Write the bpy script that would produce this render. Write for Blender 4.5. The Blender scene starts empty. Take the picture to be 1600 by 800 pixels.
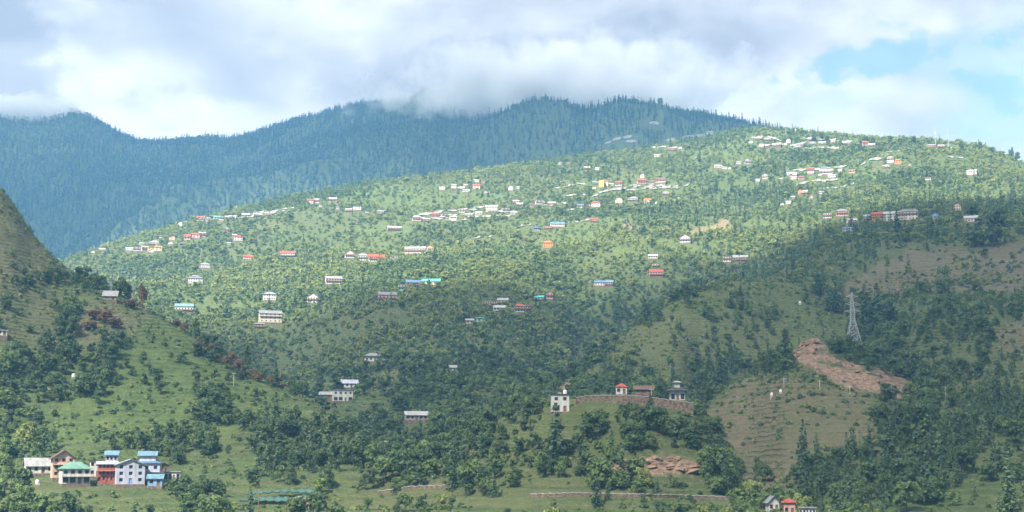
import bpy, bmesh, math, random
import numpy as np
from mathutils import Vector, Matrix

# ------------------------------------------------------------------ camera, sky, sun, exposure
SC = bpy.context.scene
COL = SC.collection
F_PX = 2200.0            # focal length in pixels of the 1600 x 800 photograph
PITCH = math.atan(320.0 / F_PX)
cam_d = bpy.data.cameras.new('camera')
cam_d.sensor_width = 36.0
cam_d.lens = 36.0 * F_PX / 1600.0
cam_d.clip_start = 0.5
cam_d.clip_end = 60000.0
cam = bpy.data.objects.new('camera', cam_d)
COL.objects.link(cam)
cam.location = (0, 0, 0)
cam.rotation_euler = (math.pi / 2 + PITCH, 0, 0)
SC.camera = cam

SUN_AZ, SUN_EL = math.radians(-146.0), math.radians(48.0)   # azimuth from the view direction, clockwise
SUN_DIR = np.array([math.sin(SUN_AZ) * math.cos(SUN_EL), math.cos(SUN_AZ) * math.cos(SUN_EL), math.sin(SUN_EL)])
sun_d = bpy.data.lights.new('sun', 'SUN')
sun_d.energy = 5.0
sun_d.angle = math.radians(0.6)
sun_d.color = (1.0, 0.92, 0.78)
sun = bpy.data.objects.new('sun', sun_d)
COL.objects.link(sun)
sun.rotation_euler = Vector(SUN_DIR.tolist()).to_track_quat('Z', 'Y').to_euler()

SKY_STRENGTH = 0.05
SC.view_settings.view_transform = 'Standard'
SC.view_settings.look = 'None'
SC.view_settings.gamma = 1.0
SC.view_settings.use_curve_mapping = False
SC.view_settings.exposure = 2.25

SC.render.engine = 'CYCLES'
SC.cycles.use_denoising = True
SC.cycles.max_bounces = 6
SC.cycles.diffuse_bounces = 2
SC.cycles.glossy_bounces = 2
SC.cycles.transmission_bounces = 3
SC.cycles.transparent_max_bounces = 6
SC.cycles.volume_bounces = 4
SC.cycles.volume_max_steps = 128


def pix_dir(x, y):
    """direction of a photograph pixel: (azimuth, tangent of elevation)"""
    dx = (np.asarray(x, float) - 800.0) / F_PX
    dy = (400.0 - np.asarray(y, float)) / F_PX
    X = dx
    Y = math.cos(PITCH) - math.sin(PITCH) * dy
    Z = math.sin(PITCH) + math.cos(PITCH) * dy
    return np.arctan2(X, Y), Z / np.hypot(X, Y)


def to_pix(X, Y, Z):
    f = Y * math.cos(PITCH) + Z * math.sin(PITCH)
    u = -Y * math.sin(PITCH) + Z * math.cos(PITCH)
    ok = f > 1.0
    f = np.where(ok, f, 1.0)
    return np.where(ok, 800 + F_PX * X / f, -99999.0), np.where(ok, 400 - F_PX * u / f, -99999.0)


def unit(x, y):
    dx = (x - 800.0) / F_PX
    dy = (400.0 - y) / F_PX
    v = np.array([dx, math.cos(PITCH) - math.sin(PITCH) * dy, math.sin(PITCH) + math.cos(PITCH) * dy])
    return v / np.linalg.norm(v)


# world: Nishita sky behind a broken cloud layer, all by direction
world = bpy.data.worlds.new('World')
SC.world = world
world.use_nodes = True
wn, wl = world.node_tree.nodes, world.node_tree.links
wn.clear()


def wnode(t, **kw):
    n = wn.new(t)
    for k, v in kw.items():
        setattr(n, k, v)
    return n


def wmath(op, a, b=None, c=None, clamp=False):
    n = wnode('ShaderNodeMath', operation=op, use_clamp=clamp)
    for i, v in enumerate((a, b, c)):
        if v is None:
            continue
        if isinstance(v, (int, float)):
            n.inputs[i].default_value = v
        else:
            wl.new(v, n.inputs[i])
    return n.outputs[0]


sky = wnode('ShaderNodeTexSky', sky_type='NISHITA', sun_disc=False)
sky.sun_elevation = SUN_EL
sky.sun_rotation = SUN_AZ % (2 * math.pi)
sky.air_density, sky.dust_density, sky.ozone_density = 1.0, 0.2, 3.0
tc = wnode('ShaderNodeTexCoord')


def wnoise(scale, detail, rough, stretch=(1, 1, 1), off=(0, 0, 0), dist=0.0):
    m = wnode('ShaderNodeMapping')
    m.inputs['Scale'].default_value = stretch
    m.inputs['Location'].default_value = off
    wl.new(tc.outputs['Generated'], m.inputs['Vector'])
    n = wnode('ShaderNodeTexNoise')
    n.inputs['Scale'].default_value = scale
    n.inputs['Detail'].default_value = detail
    n.inputs['Roughness'].default_value = rough
    n.inputs['Distortion'].default_value = dist
    wl.new(m.outputs[0], n.inputs['Vector'])
    return n.outputs['Fac']


def wblob(x, y, rx, ry, nz, amp=0.6, tilt=0.0):
    """soft elliptical patch of sky about a direction (rx, ry in photo pixels), its rim broken by noise"""
    d = unit(x, y)
    right = np.cross(d, [0, 0, 1.0])
    right /= np.linalg.norm(right)
    up = np.cross(right, d)
    c, s = math.cos(math.radians(tilt)), math.sin(math.radians(tilt))
    a1, a2 = c * right + s * up, -s * right + c * up
    outs = []
    for ax, r in ((a1, rx), (a2, ry)):
        n = wnode('ShaderNodeVectorMath', operation='DOT_PRODUCT')
        wl.new(tc.outputs['Generated'], n.inputs[0])
        n.inputs[1].default_value = (ax * (F_PX / r)).tolist()
        outs.append(wmath('MULTIPLY', n.outputs['Value'], n.outputs['Value']))
    n = wnode('ShaderNodeVectorMath', operation='DOT_PRODUCT')
    wl.new(tc.outputs['Generated'], n.inputs[0])
    n.inputs[1].default_value = d.tolist()
    front = wmath('GREATER_THAN', n.outputs['Value'], 0.0)
    q = wmath('ADD', outs[0], outs[1])
    q = wmath('ADD', q, wmath('MULTIPLY', wmath('SUBTRACT', nz, 0.5), amp * 4))
    g = wnode('ShaderNodeMapRange', interpolation_type='SMOOTHSTEP')
    wl.new(q, g.inputs[0])
    g.inputs[1].default_value, g.inputs[2].default_value = 1.35, 0.35
    g.inputs[3].default_value, g.inputs[4].default_value = 0.0, 1.0
    return wmath('MULTIPLY', g.outputs[0], front)


n_big = wnoise(2.6, 5, 0.52, (1, 1, 2.2), (0.3, 0.1, 0.7), 0.3)
n_mid = wnoise(9.0, 7, 0.55, (1, 1, 1.8), (1.3, 0.4, 0.2), 0.4)
n_fin = wnoise(26.0, 6, 0.55, (1, 1, 1.4), (0.9, 2.4, 1.2), 0.2)
# brightness of the cloud layer
bri = wmath('ADD', wmath('MULTIPLY', wmath('SUBTRACT', n_big, 0.5), 0.9), wmath('ADD', wmath('MULTIPLY', wmath('SUBTRACT', n_mid, 0.5), 1.35), wmath('MULTIPLY', wmath('SUBTRACT', n_fin, 0.5), 0.45)))
bri = wmath('ADD', bri, 0.55)
for (x, y, rx, ry, t, k, nz) in ((130, 175, 260, 110, -8, 0.42, n_mid), (420, 215, 300, 60, 0, 0.26, n_mid), (1130, 165, 170, 40, 30, 0.12, n_mid),
                                 (880, 110, 330, 70, 6, -0.22, n_mid), (20, 120, 75, 110, 0, -0.34, n_fin), (260, 172, 60, 40, -10, -0.22, n_fin),
                                 (590, 60, 260, 45, -14, 0.14, n_mid), (1340, 190, 260, 70, -12, 0.22, n_mid), (1150, 60, 260, 60, 0, -0.05, n_mid)):
    bri = wmath('ADD', bri, wmath('MULTIPLY', wblob(x, y, rx, ry, nz, 0.9, t), k))
bri = wmath('MAXIMUM', wmath('MINIMUM', bri, 1.05), 0.15)
ramp = wnode('ShaderNodeValToRGB')
wl.new(bri, ramp.inputs[0])
e = ramp.color_ramp.elements
e[0].position, e[0].color = 0.12, (0.108, 0.105, 0.116, 1)
e[1].position, e[1].color = 1.0, (0.27, 0.26, 0.258, 1)
m_ = e.new(0.55)
m_.color = (0.166, 0.159, 0.165, 1)
# openings to the blue
gap = wmath('MAXIMUM', wmath('MULTIPLY', wblob(1400, 88, 150, 26, n_fin, 1.5, 4), 0.62), wmath('MULTIPLY', wblob(1580, 150, 180, 34, n_fin, 1.5, -36), 0.62))
gap = wmath('MAXIMUM', gap, wmath('MULTIPLY', wblob(1540, 80, 170, 40, n_mid, 0.9, 0), 0.35))
gen = wnode('ShaderNodeMapRange', interpolation_type='SMOOTHSTEP')
wl.new(n_big, gen.inputs[0])
gen.inputs[1].default_value, gen.inputs[2].default_value = 0.60, 0.72
gap = wmath('MAXIMUM', gap, wmath('MULTIPLY', gen.outputs[0], 0.5))
mix = wnode('ShaderNodeMix', data_type='RGBA')
sk = wnode('ShaderNodeMix', data_type='RGBA', blend_type='MULTIPLY')
sk.inputs[0].default_value = 1.0
wl.new(sky.outputs[0], sk.inputs[6])
sk.inputs[7].default_value = (SKY_STRENGTH * 0.62, SKY_STRENGTH * 0.86, SKY_STRENGTH * 1.12, 1)
wl.new(gap, mix.inputs[0])
wl.new(ramp.outputs[0], mix.inputs[6])
wl.new(sk.outputs[2], mix.inputs[7])
bg = wnode('ShaderNodeBackground')
bg.inputs['Strength'].default_value = 1.0
wl.new(mix.outputs[2], bg.inputs['Color'])
wo = wnode('ShaderNodeOutputWorld')
wl.new(bg.outputs[0], wo.inputs['Surface'])

rng = np.random.default_rng(7)
random.seed(7)


# ------------------------------------------------------------------ noise
def vnoise(x, y, seed=0):
    xi, yi = np.floor(x).astype(np.int64), np.floor(y).astype(np.int64)
    xf, yf = x - xi, y - yi

    def h(a, b):
        n = (a * 374761393 + b * 668265263 + seed * 974634777) & 0x7fffffff
        n = ((n ^ (n >> 13)) * 1274126177) & 0x7fffffff
        return ((n ^ (n >> 16)) & 0xffff) / 65535.0
    u, v = xf * xf * xf * (xf * (xf * 6 - 15) + 10), yf * yf * yf * (yf * (yf * 6 - 15) + 10)
    a, b, c, d = h(xi, yi), h(xi + 1, yi), h(xi, yi + 1), h(xi + 1, yi + 1)
    return (a + (b - a) * u + (c - a) * v + (a - b - c + d) * u * v) * 2 - 1


def fbm(x, y, scale, octv=4, seed=0, gain=0.5):
    s, a, f, t = 0, 1.0, 1.0 / scale, 0
    for o in range(octv):
        s = s + a * vnoise(x * f + 17.3 * o, y * f - 9.1 * o, seed + o)
        t += a
        a *= gain
        f *= 2.03
    return s / t


def ridged(x, y, scale, octv=4, seed=0):
    s, a, f, t = 0, 1.0, 1.0 / scale, 0
    for o in range(octv):
        s = s + a * (1 - np.abs(vnoise(x * f + 7.3 * o, y * f - 3.1 * o, seed + o)) * 2)
        t += a
        a *= 0.5
        f *= 2.1
    return s / t


def sstep(a, b, x):
    t = np.clip((x - a) / (b - a), 0, 1)
    return t * t * (3 - 2 * t)


# ------------------------------------------------------------------ terrain: one height field over (azimuth, distance)
TH = np.concatenate([np.radians(np.linspace(-180, -24, 40))[:-1], np.radians(np.linspace(-24, 24, 861)), np.radians(np.linspace(24, 180, 40))[1:]])
RR = np.concatenate([np.geomspace(4, 380, 46)[:-1], np.geomspace(380, 2650, 590)[:-1], np.geomspace(2650, 4800, 150)[:-1], np.geomspace(4800, 14000, 24)])
NT, NR = len(TH), len(RR)


def line_px(pts):
    """crest line from (x, y, r) -> r(th), z(th)"""
    p = np.array(pts, float)
    th, te = pix_dir(p[:, 0], p[:, 1])
    o = np.argsort(th)
    return np.interp(TH, th[o], p[o, 2]), np.interp(TH, th[o], (te * p[:, 2])[o])


def line_z(pts):
    """(x, z, r)"""
    p = np.array(pts, float)
    th, _ = pix_dir(p[:, 0], np.full(len(p), 500.0))
    o = np.argsort(th)
    return np.interp(TH, th[o], p[o, 2]), np.interp(TH, th[o], p[o, 1])


L_base = line_px([(-600, 830, 420), (100, 830, 440), (300, 825, 450), (500, 822, 440), (800, 822, 420), (1000, 820, 410), (1300, 825, 420), (2200, 830, 420)])
L_vil = line_px([(-600, 700, 560), (-100, 745, 540), (40, 752, 538), (160, 758, 535), (280, 758, 535), (400, 772, 510), (520, 775, 500), (640, 775, 480), (760, 770, 460),
                 (860, 750, 458), (1000, 752, 455), (1140, 785, 450), (1250, 805, 445), (2200, 805, 445)])
L_F = line_px([(-600, 250, 950), (-200, 262, 930), (-60, 280, 915), (0, 304, 900), (25, 332, 890), (50, 372, 880), (95, 424, 850), (160, 458, 800), (230, 489, 770), (300, 529, 740), (380, 574, 700),
               (440, 606, 670), (530, 650, 620), (565, 680, 590), (600, 714, 560), (650, 712, 550), (720, 690, 545), (760, 660, 540), (800, 637, 535), (860, 633, 530), (905, 627, 525), (985, 622, 520), (1083, 638, 520),
               (1110, 668, 515), (1160, 745, 495), (1220, 785, 480), (1300, 785, 480), (1600, 775, 480), (2200, 775, 480)])
rF, zF = L_F
drop = line_z([(-600, 70, 0), (0, 70, 0), (230, 45, 0), (440, 26, 0), (560, 10, 0), (600, 4, 0), (720, 10, 0), (860, 16, 0), (1083, 18, 0), (1160, 4, 0), (1220, -16, 0), (2200, -16, 0)])[1]
L_T1 = (rF + line_z([(-600, 160, 0), (300, 130, 0), (560, 60, 0), (640, 50, 0), (1160, 60, 0), (2200, 60, 0)])[1], zF - drop)
L_C = line_px([(-600, 460, 1200), (0, 470, 1160), (230, 540, 1000), (300, 590, 950), (440, 620, 860), (520, 655, 780), (600, 655, 760), (680, 660, 720), (760, 665, 700), (860, 640, 690), (985, 636, 690), (1085, 643, 695),
               (1110, 622, 700), (1150, 594, 720), (1190, 580, 735), (1225, 564, 750), (1265, 536, 770), (1300, 540, 772), (1320, 549, 772), (1360, 558, 775), (1400, 585, 740), (1440, 608, 700), (1600, 598, 700), (2200, 590, 700)])
dC = line_z([(-600, -14, 0), (440, -12, 0), (600, -16, 0), (860, -12, 0), (1060, -10, 0), (1110, 5, 0), (1225, 9, 0), (1340, 8, 0), (1390, -6, 0), (1440, -20, 0), (2200, -20, 0)])[1]
L_T2 = (L_C[0] + 75, L_C[1] - dC)
L_D = line_px([(-600, 440, 1400), (0, 445, 1350), (230, 500, 1200), (300, 532, 1150), (440, 592, 1050), (530, 575, 1000), (600, 548, 1000), (760, 562, 950), (860, 588, 945), (895, 585, 930), (920, 564, 930), (1000, 504, 960),
               (1060, 466, 990), (1110, 444, 1020), (1200, 435, 1060), (1300, 430, 1100), (1440, 400, 1150), (1600, 385, 1150), (2200, 380, 1150)])
dD = line_z([(-600, -35, 0), (300, -32, 0), (600, -35, 0), (800, -34, 0), (870, -20, 0), (910, 6, 0), (1000, 13, 0), (1100, 9, 0), (1200, -4, 0), (1300, -28, 0), (1440, -36, 0), (2200, -36, 0)])[1]
L_T3 = (L_D[0] + 110, L_D[1] - dD)
L_M = line_px([(-600, 440, 1700), (0, 445, 1700), (100, 440, 1700), (300, 421, 1620), (440, 410, 1600), (600, 395, 1600), (760, 380, 1600), (860, 376, 1600), (985, 371, 1600), (1110, 370, 1650), (1200, 350, 1700), (1300, 330, 1750), (1440, 310, 1750), (1600, 312, 1750), (2200, 330, 1750)])
L_E = line_px([(-600, 443, 1900), (0, 435, 1900), (100, 411, 1950), (170, 389, 2000), (240, 370, 2050), (330, 348, 2100), (440, 320, 2150), (520, 306, 2200), (600, 295, 2250), (700, 286, 2300), (760, 280, 2350), (900, 263, 2400), (1000, 252, 2450),
               (1040, 243, 2480), (1100, 232, 2500), (1160, 218, 2500), (1200, 216, 2500), (1300, 225, 2500), (1380, 233, 2500), (1450, 236, 2500), (1540, 246, 2480), (1600, 273, 2450), (1700, 313, 2400), (2200, 403, 2300)])
L_T4 = (L_E[0] + line_z([(-600, 400, 0), (900, 420, 0), (1100, 260, 0), (1300, 400, 0), (2200, 400, 0)])[1], L_E[1] - line_z([(-600, 30, 0), (100, 20, 0), (300, 5, 0), (700, 0, 0), (900, 25, 0), (1000, 45, 0), (1150, 40, 0), (1300, 120, 0), (2200, 120, 0)])[1])
L_G0 = line_px([(-600, 335, 3250), (0, 335, 3250), (200, 325, 3250), (400, 300, 3200), (600, 265, 3150), (800, 238, 3100), (1000, 228, 3000), (1100, 217, 2960), (1200, 235, 3000), (1300, 270, 3000), (1600, 330, 3000), (2200, 420, 3000)])
L_G = line_px([(-600, 233, 4600), (-200, 220, 4550), (0, 204, 4500), (60, 196, 4450), (85, 190, 4420), (110, 182, 4400), (140, 191, 4380), (180, 215, 4350), (215, 230, 4300), (250, 232, 4300), (330, 225, 4300), (380, 226, 4300), (420, 212, 4280), (460, 197, 4250),
               (520, 183, 4200), (570, 171, 4200), (620, 175, 4150), (660, 175, 4100), (760, 180, 4000), (870, 181, 3950), (950, 185, 3850), (1010, 187, 3700), (1050, 187, 3600), (1100, 192, 3550), (1150, 205, 3500), (1180, 215, 3450), (1200, 225, 3450), (1300, 258, 3400), (1600, 333, 3400), (2200, 423, 3400)])
ones = np.ones(NT)
nodes = [(4 * ones, -1.7 * ones), (40 * ones, -15 * ones), (150 * ones, -44 * ones), (300 * ones, -52 * ones), L_base, L_vil, L_F, L_T1, L_C, L_T2, L_D, L_T3, L_M, L_E, L_T4, L_G0, L_G,
         (L_G[0] + 900, L_G[1] - 350), (9000 * ones, 250 * ones), (14100 * ones, 100 * ones)]
NRn = np.stack([n[0] for n in nodes])
NZn = np.stack([n[1] for n in nodes])
for k in range(1, len(NRn)):
    NRn[k] = np.maximum(NRn[k], NRn[k - 1] + 12)
# smooth the control lines a little along azimuth in the fine part
ker = np.hanning(15)
ker /= ker.sum()
for A in (NRn, NZn):
    for k in range(len(A)):
        A[k, 40:-40] = np.convolve(np.pad(A[k], 7, 'edge'), ker, 'valid')[40:-40]


def pchip(xn, yn, xq):
    K = len(xn)
    h = np.diff(xn, axis=0)
    d = np.diff(yn, axis=0) / h
    m = np.zeros_like(yn)
    m[0], m[-1] = d[0], d[-1]
    w1, w2 = 2 * h[1:] + h[:-1], h[1:] + 2 * h[:-1]
    with np.errstate(divide='ignore', invalid='ignore'):
        hm = (w1 + w2) / (w1 / d[:-1] + w2 / d[1:])
    m[1:-1] = np.where(d[:-1] * d[1:] > 0, hm, 0)
    out = np.zeros((xn.shape[1], len(xq)))
    for j in range(xn.shape[1]):
        i = np.clip(np.searchsorted(xn[:, j], xq, 'right') - 1, 0, K - 2)
        H = h[i, j]
        t = np.clip((xq - xn[i, j]) / H, 0, 1)
        out[j] = ((1 + 2 * t) * (1 - t) ** 2 * yn[i, j] + t * (1 - t) ** 2 * H * m[i, j] + t * t * (3 - 2 * t) * yn[i + 1, j] + t * t * (t - 1) * H * m[i + 1, j])
    return out


ZZ = pchip(NRn, NZn, RR)                       # (NT, NR)
TG, RG = np.meshgrid(TH, RR, indexing='ij')
XG, YG = RG * np.sin(TG), RG * np.cos(TG)
wE = sstep(1000, 1500, RG) * (1 - sstep(2600, 2900, RG))
wG = sstep(2750, 3100, RG)
wN = sstep(380, 470, RG) * (1 - sstep(950, 1400, RG))
ZZ += wN * (5.0 * fbm(XG, YG, 120, 4, 1) + 1.6 * fbm(XG, YG, 26, 3, 5))
tapE = 1 - sstep(-420, -60, RG - NRn[13][:, None])
ZZ += wE * (17 * fbm(XG, YG, 330, 4, 11) + 4.0 * fbm(XG, YG, 70, 3, 15)) * tapE
ZZ += wG * (140 * (ridged(XG * 1.0, YG * 0.45, 560, 4, 21) - 0.42) + 14 * fbm(XG, YG, 150, 3, 25)) * (1 - sstep(-500, -60, RG - NRn[16][:, None]))
ZZ += sstep(30, 200, RG) * (1 - sstep(300, 420, RG)) * 2.0 * fbm(XG, YG, 60, 3, 31)
PX0, PY0 = to_pix(XG, YG, ZZ)


def in_poly(px, py, poly):
    inside = np.zeros(px.shape, bool)
    n = len(poly)
    for i in range(n):
        x0, y0 = poly[i]
        x1, y1 = poly[(i + 1) % n]
        if y0 == y1:
            continue
        c = (y0 > py) != (y1 > py)
        inside ^= c & (px < (x1 - x0) * (py - y0) / (y1 - y0) + x0)
    return inside


# ground zones, found from the photograph's pixels on the terrain (edges broken with ground noise)
WX = 26 * fbm(XG, YG, 55, 4, 41) + 5 * fbm(XG, YG, 9, 2, 43)
WY = 13 * fbm(XG, YG, 55, 4, 45) + 2.5 * fbm(XG, YG, 9, 2, 47)
P_LEFTDRY = [(-80, 225), (10, 262), (60, 340), (120, 405), (150, 440), (0, 445), (-200, 440)]
P_LEFTDRY2 = [(-100, 448), (60, 448), (170, 470), (190, 500), (110, 560), (-100, 570)]
P_SPUR = [(170, 470), (240, 480), (300, 520), (420, 600), (520, 650), (430, 650), (330, 690), (180, 700), (60, 690), (130, 600), (200, 520)]
P_RUST = [(170, 470), (235, 470), (240, 500), (160, 530), (110, 525)]
P_RIDGE1 = [(905, 585), (1000, 500), (1015, 520), (930, 600)]
P_RIDGE2 = [(985, 590), (990, 520), (1060, 480), (1110, 500), (1100, 570), (1050, 600)]
P_TERR = [(1020, 480), (1110, 442), (1270, 428), (1250, 480), (1130, 490)]
P_BUMP = [(1200, 500), (1260, 478), (1310, 495), (1325, 545), (1260, 540), (1200, 545)]
P_KNOLL = [(890, 625), (1090, 632), (1070, 690), (960, 650), (900, 660), (840, 690), (800, 690), (830, 650)]
P_KNOLL2 = [(905, 665), (970, 690), (960, 715), (900, 705)]
P_BROWN = [(1085, 660), (1150, 590), (1230, 592), (1310, 606), (1360, 612), (1375, 705), (1295, 712), (1245, 752), (1195, 790), (1150, 760), (1130, 700)]
P_BROWN2 = [(1270, 470), (1340, 440), (1420, 400), (1620, 375), (1620, 455), (1440, 455), (1330, 460)]
P_BROWN3 = [(1560, 500), (1620, 500), (1620, 580), (1560, 560)]
P_SLIDE = [(1222, 562), (1262, 528), (1290, 540), (1312, 564), (1365, 577), (1408, 584), (1436, 605), (1420, 615), (1370, 611), (1330, 604), (1300, 592), (1270, 578)]
P_CLIFF = [(958, 733), (975, 718), (1040, 712), (1095, 722), (1090, 742), (1040, 742), (985, 744)]
P_FIELD = [(360, 765), (520, 758), (620, 762), (780, 745), (860, 745), (1000, 752), (1140, 770), (1160, 830), (360, 830)]
P_VILL = [(20, 745), (60, 700), (290, 715), (300, 775), (120, 790), (100, 770)]
P_TAN = [(1080, 360), (1130, 340), (1140, 350), (1100, 372)]
P_TAN2 = [(965, 357), (985, 348), (1003, 354), (985, 362)]
P_TAN3 = [(868, 608), (885, 590), (910, 596), (890, 612)]
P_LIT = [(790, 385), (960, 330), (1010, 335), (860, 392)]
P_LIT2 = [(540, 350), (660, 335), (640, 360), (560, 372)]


def zone(polys, rmin, rmax, X=None):
    px, py, R = (PX0 + WX, PY0 + WY, RG)
    m = np.zeros(px.shape, bool)
    for p in polys:
        m |= in_poly(px, py, p)
    return (m & (R > rmin) & (R < rmax)).astype(np.float32)


def blur(a, n=1):
    for _ in range(n):
        a = (a + np.roll(a, 1, 1) + np.roll(a, -1, 1)) / 3
        a = (a + np.roll(a, 1, 0) + np.roll(a, -1, 0)) / 3
    return a


Z_dry = blur(np.maximum.reduce([0.40 * zone([P_LEFTDRY], 500, 1000), 0.25 * zone([P_LEFTDRY2], 500, 1000), zone([P_BROWN], 500, 800), 0.9 * zone([P_BROWN2], 780, 1400), 0.9 * zone([P_BROWN3], 600, 1200),
                                 0.2 * zone([P_RIDGE1, P_RIDGE2], 700, 1100), 0.5 * zone([P_RUST], 500, 900)]), 5)
brk = np.clip(1.25 + 2.6 * fbm(XG, YG, 22, 4, 63), 0, 1)
Z_soil = blur(np.maximum.reduce([zone([P_SLIDE], 600, 800) * brk, zone([P_CLIFF], 430, 560), 0.5 * zone([P_TAN, P_TAN2], 1000, 2500), zone([P_TAN3], 560, 1100)]), 1)
Z_open = np.maximum.reduce([zone([P_LEFTDRY, P_LEFTDRY2, P_SPUR, P_RUST], 450, 1000), zone([P_RIDGE1, P_RIDGE2, P_TERR, P_BUMP], 700, 1200), zone([P_KNOLL, P_KNOLL2, P_FIELD], 400, 560),
                            zone([P_BROWN], 500, 800), zone([P_BROWN2], 780, 1500), zone([P_BROWN3], 600, 1200), zone([P_SLIDE], 600, 850), zone([P_CLIFF], 430, 560), zone([P_LIT, P_LIT2, P_TAN, P_TAN2], 1000, 2500)])
Z_lush = blur(np.maximum.reduce([zone([P_KNOLL, P_KNOLL2], 430, 560), 0.85 * zone([P_SPUR], 450, 900), 0.8 * zone([P_LIT, P_LIT2], 1000, 2500), 0.6 * (wE > 0.5) * sstep(-0.1, 0.25, fbm(XG, YG, 150, 3, 97)), 0.5 * zone([P_FIELD], 380, 560), 0.8 * zone([P_BUMP, P_TERR, P_RIDGE1, P_RIDGE2], 600, 1200)]), 5)  # lush grass; on the main slope it also paints sunlit brightness

# cultivated terraces: steps in the slope
TH_H = 2.9 + 0.6 * fbm(XG, YG, 200, 2, 51)
base_t = ZZ + 1.4 * fbm(XG, YG, 70, 2, 53)
fr = base_t / TH_H - np.floor(base_t / TH_H)
step = (sstep(0.55, 0.95, fr) - fr) * TH_H
terr_mask = np.clip(fbm(XG, YG, 160, 3, 55) * 2 + 0.75, 0, 1) * (wN + 0.5 * wE) * (1 - np.clip(Z_soil * 2, 0, 1))
terr_mask = np.clip(terr_mask, 0, 1)
ZZ += 0.9 * step * terr_mask
# earth slide: gullied face
ZZ += Z_soil * wN * (3.0 * ridged(XG, YG, 14, 4, 61) - 1.5)
Z_lush = np.clip(Z_lush + 0.0, 0, 1)
RISER = blur(((fr > 0.5) & (fr < 0.97)).astype(np.float32) * terr_mask, 1)

TAN = ZZ / RG
RUNMAX = np.maximum.accumulate(TAN, axis=1)


def ground(X, Y):
    """height of the terrain at world points (bilinear on the grid)"""
    X, Y = np.atleast_1d(np.asarray(X, float)), np.atleast_1d(np.asarray(Y, float))
    th, r = np.arctan2(X, Y), np.hypot(X, Y)
    i = np.clip(np.searchsorted(TH, th) - 1, 0, NT - 2)
    j = np.clip(np.searchsorted(RR, r) - 1, 0, NR - 2)
    a = np.clip((th - TH[i]) / (TH[i + 1] - TH[i]), 0, 1)
    b = np.clip((r - RR[j]) / (RR[j + 1] - RR[j]), 0, 1)
    return (ZZ[i, j] * (1 - a) + ZZ[i + 1, j] * a) * (1 - b) + (ZZ[i, j + 1] * (1 - a) + ZZ[i + 1, j + 1] * a) * b


def hit(x, y, rmin=380, rmax=5200):
    """ground point seen at a photo pixel; where the ray clears every crest in the range, the highest crest"""
    th, te = (float(v) for v in pix_dir(x, y))
    rs = np.linspace(rmin, rmax, 6000)
    t = ground(rs * math.sin(th), rs * math.cos(th)) / rs
    k = np.nonzero(t >= te)[0]
    r = rs[k[0]] if len(k) else rs[int(np.argmax(t))]
    X, Y = r * math.sin(th), r * math.cos(th)
    return X, Y, float(ground(X, Y)[0]), r


# ------------------------------------------------------------------ materials
def new_mat(name):
    m = bpy.data.materials.new(name)
    m.use_nodes = True
    nt = m.node_tree
    return m, nt.nodes, nt.links, nt.nodes['Principled BSDF']


def mapped(nd, ln, scale, detail=4, rough=0.55, coord='Object', stretch=None):
    t = nd.new('ShaderNodeTexCoord')
    n = nd.new('ShaderNodeTexNoise')
    n.inputs['Scale'].default_value = scale
    n.inputs['Detail'].default_value = detail
    n.inputs['Roughness'].default_value = rough
    if stretch:
        mp = nd.new('ShaderNodeMapping')
        mp.inputs['Scale'].default_value = stretch
        ln.new(t.outputs[coord], mp.inputs[0])
        ln.new(mp.outputs[0], n.inputs['Vector'])
    else:
        ln.new(t.outputs[coord], n.inputs['Vector'])
    return n.outputs['Fac']


def ramp_of(nd, ln, fac, stops):
    r = nd.new('ShaderNodeValToRGB')
    el = r.color_ramp.elements
    while len(el) < len(stops):
        el.new(0.5)
    for e_, (p, c) in zip(el, stops):
        e_.position = p
        e_.color = (*c, 1)
    ln.new(fac, r.inputs[0])
    return r.outputs[0]


def mixc(nd, ln, fac, a, b, mode='MIX'):
    m = nd.new('ShaderNodeMix')
    m.data_type = 'RGBA'
    m.blend_type = mode
    for s, v in ((0, fac), (6, a), (7, b)):
        if isinstance(v, (int, float)):
            m.inputs[s].default_value = v
        elif isinstance(v, tuple):
            m.inputs[s].default_value = (*v, 1)
        else:
            ln.new(v, m.inputs[s])
    return m.outputs[2]


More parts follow.
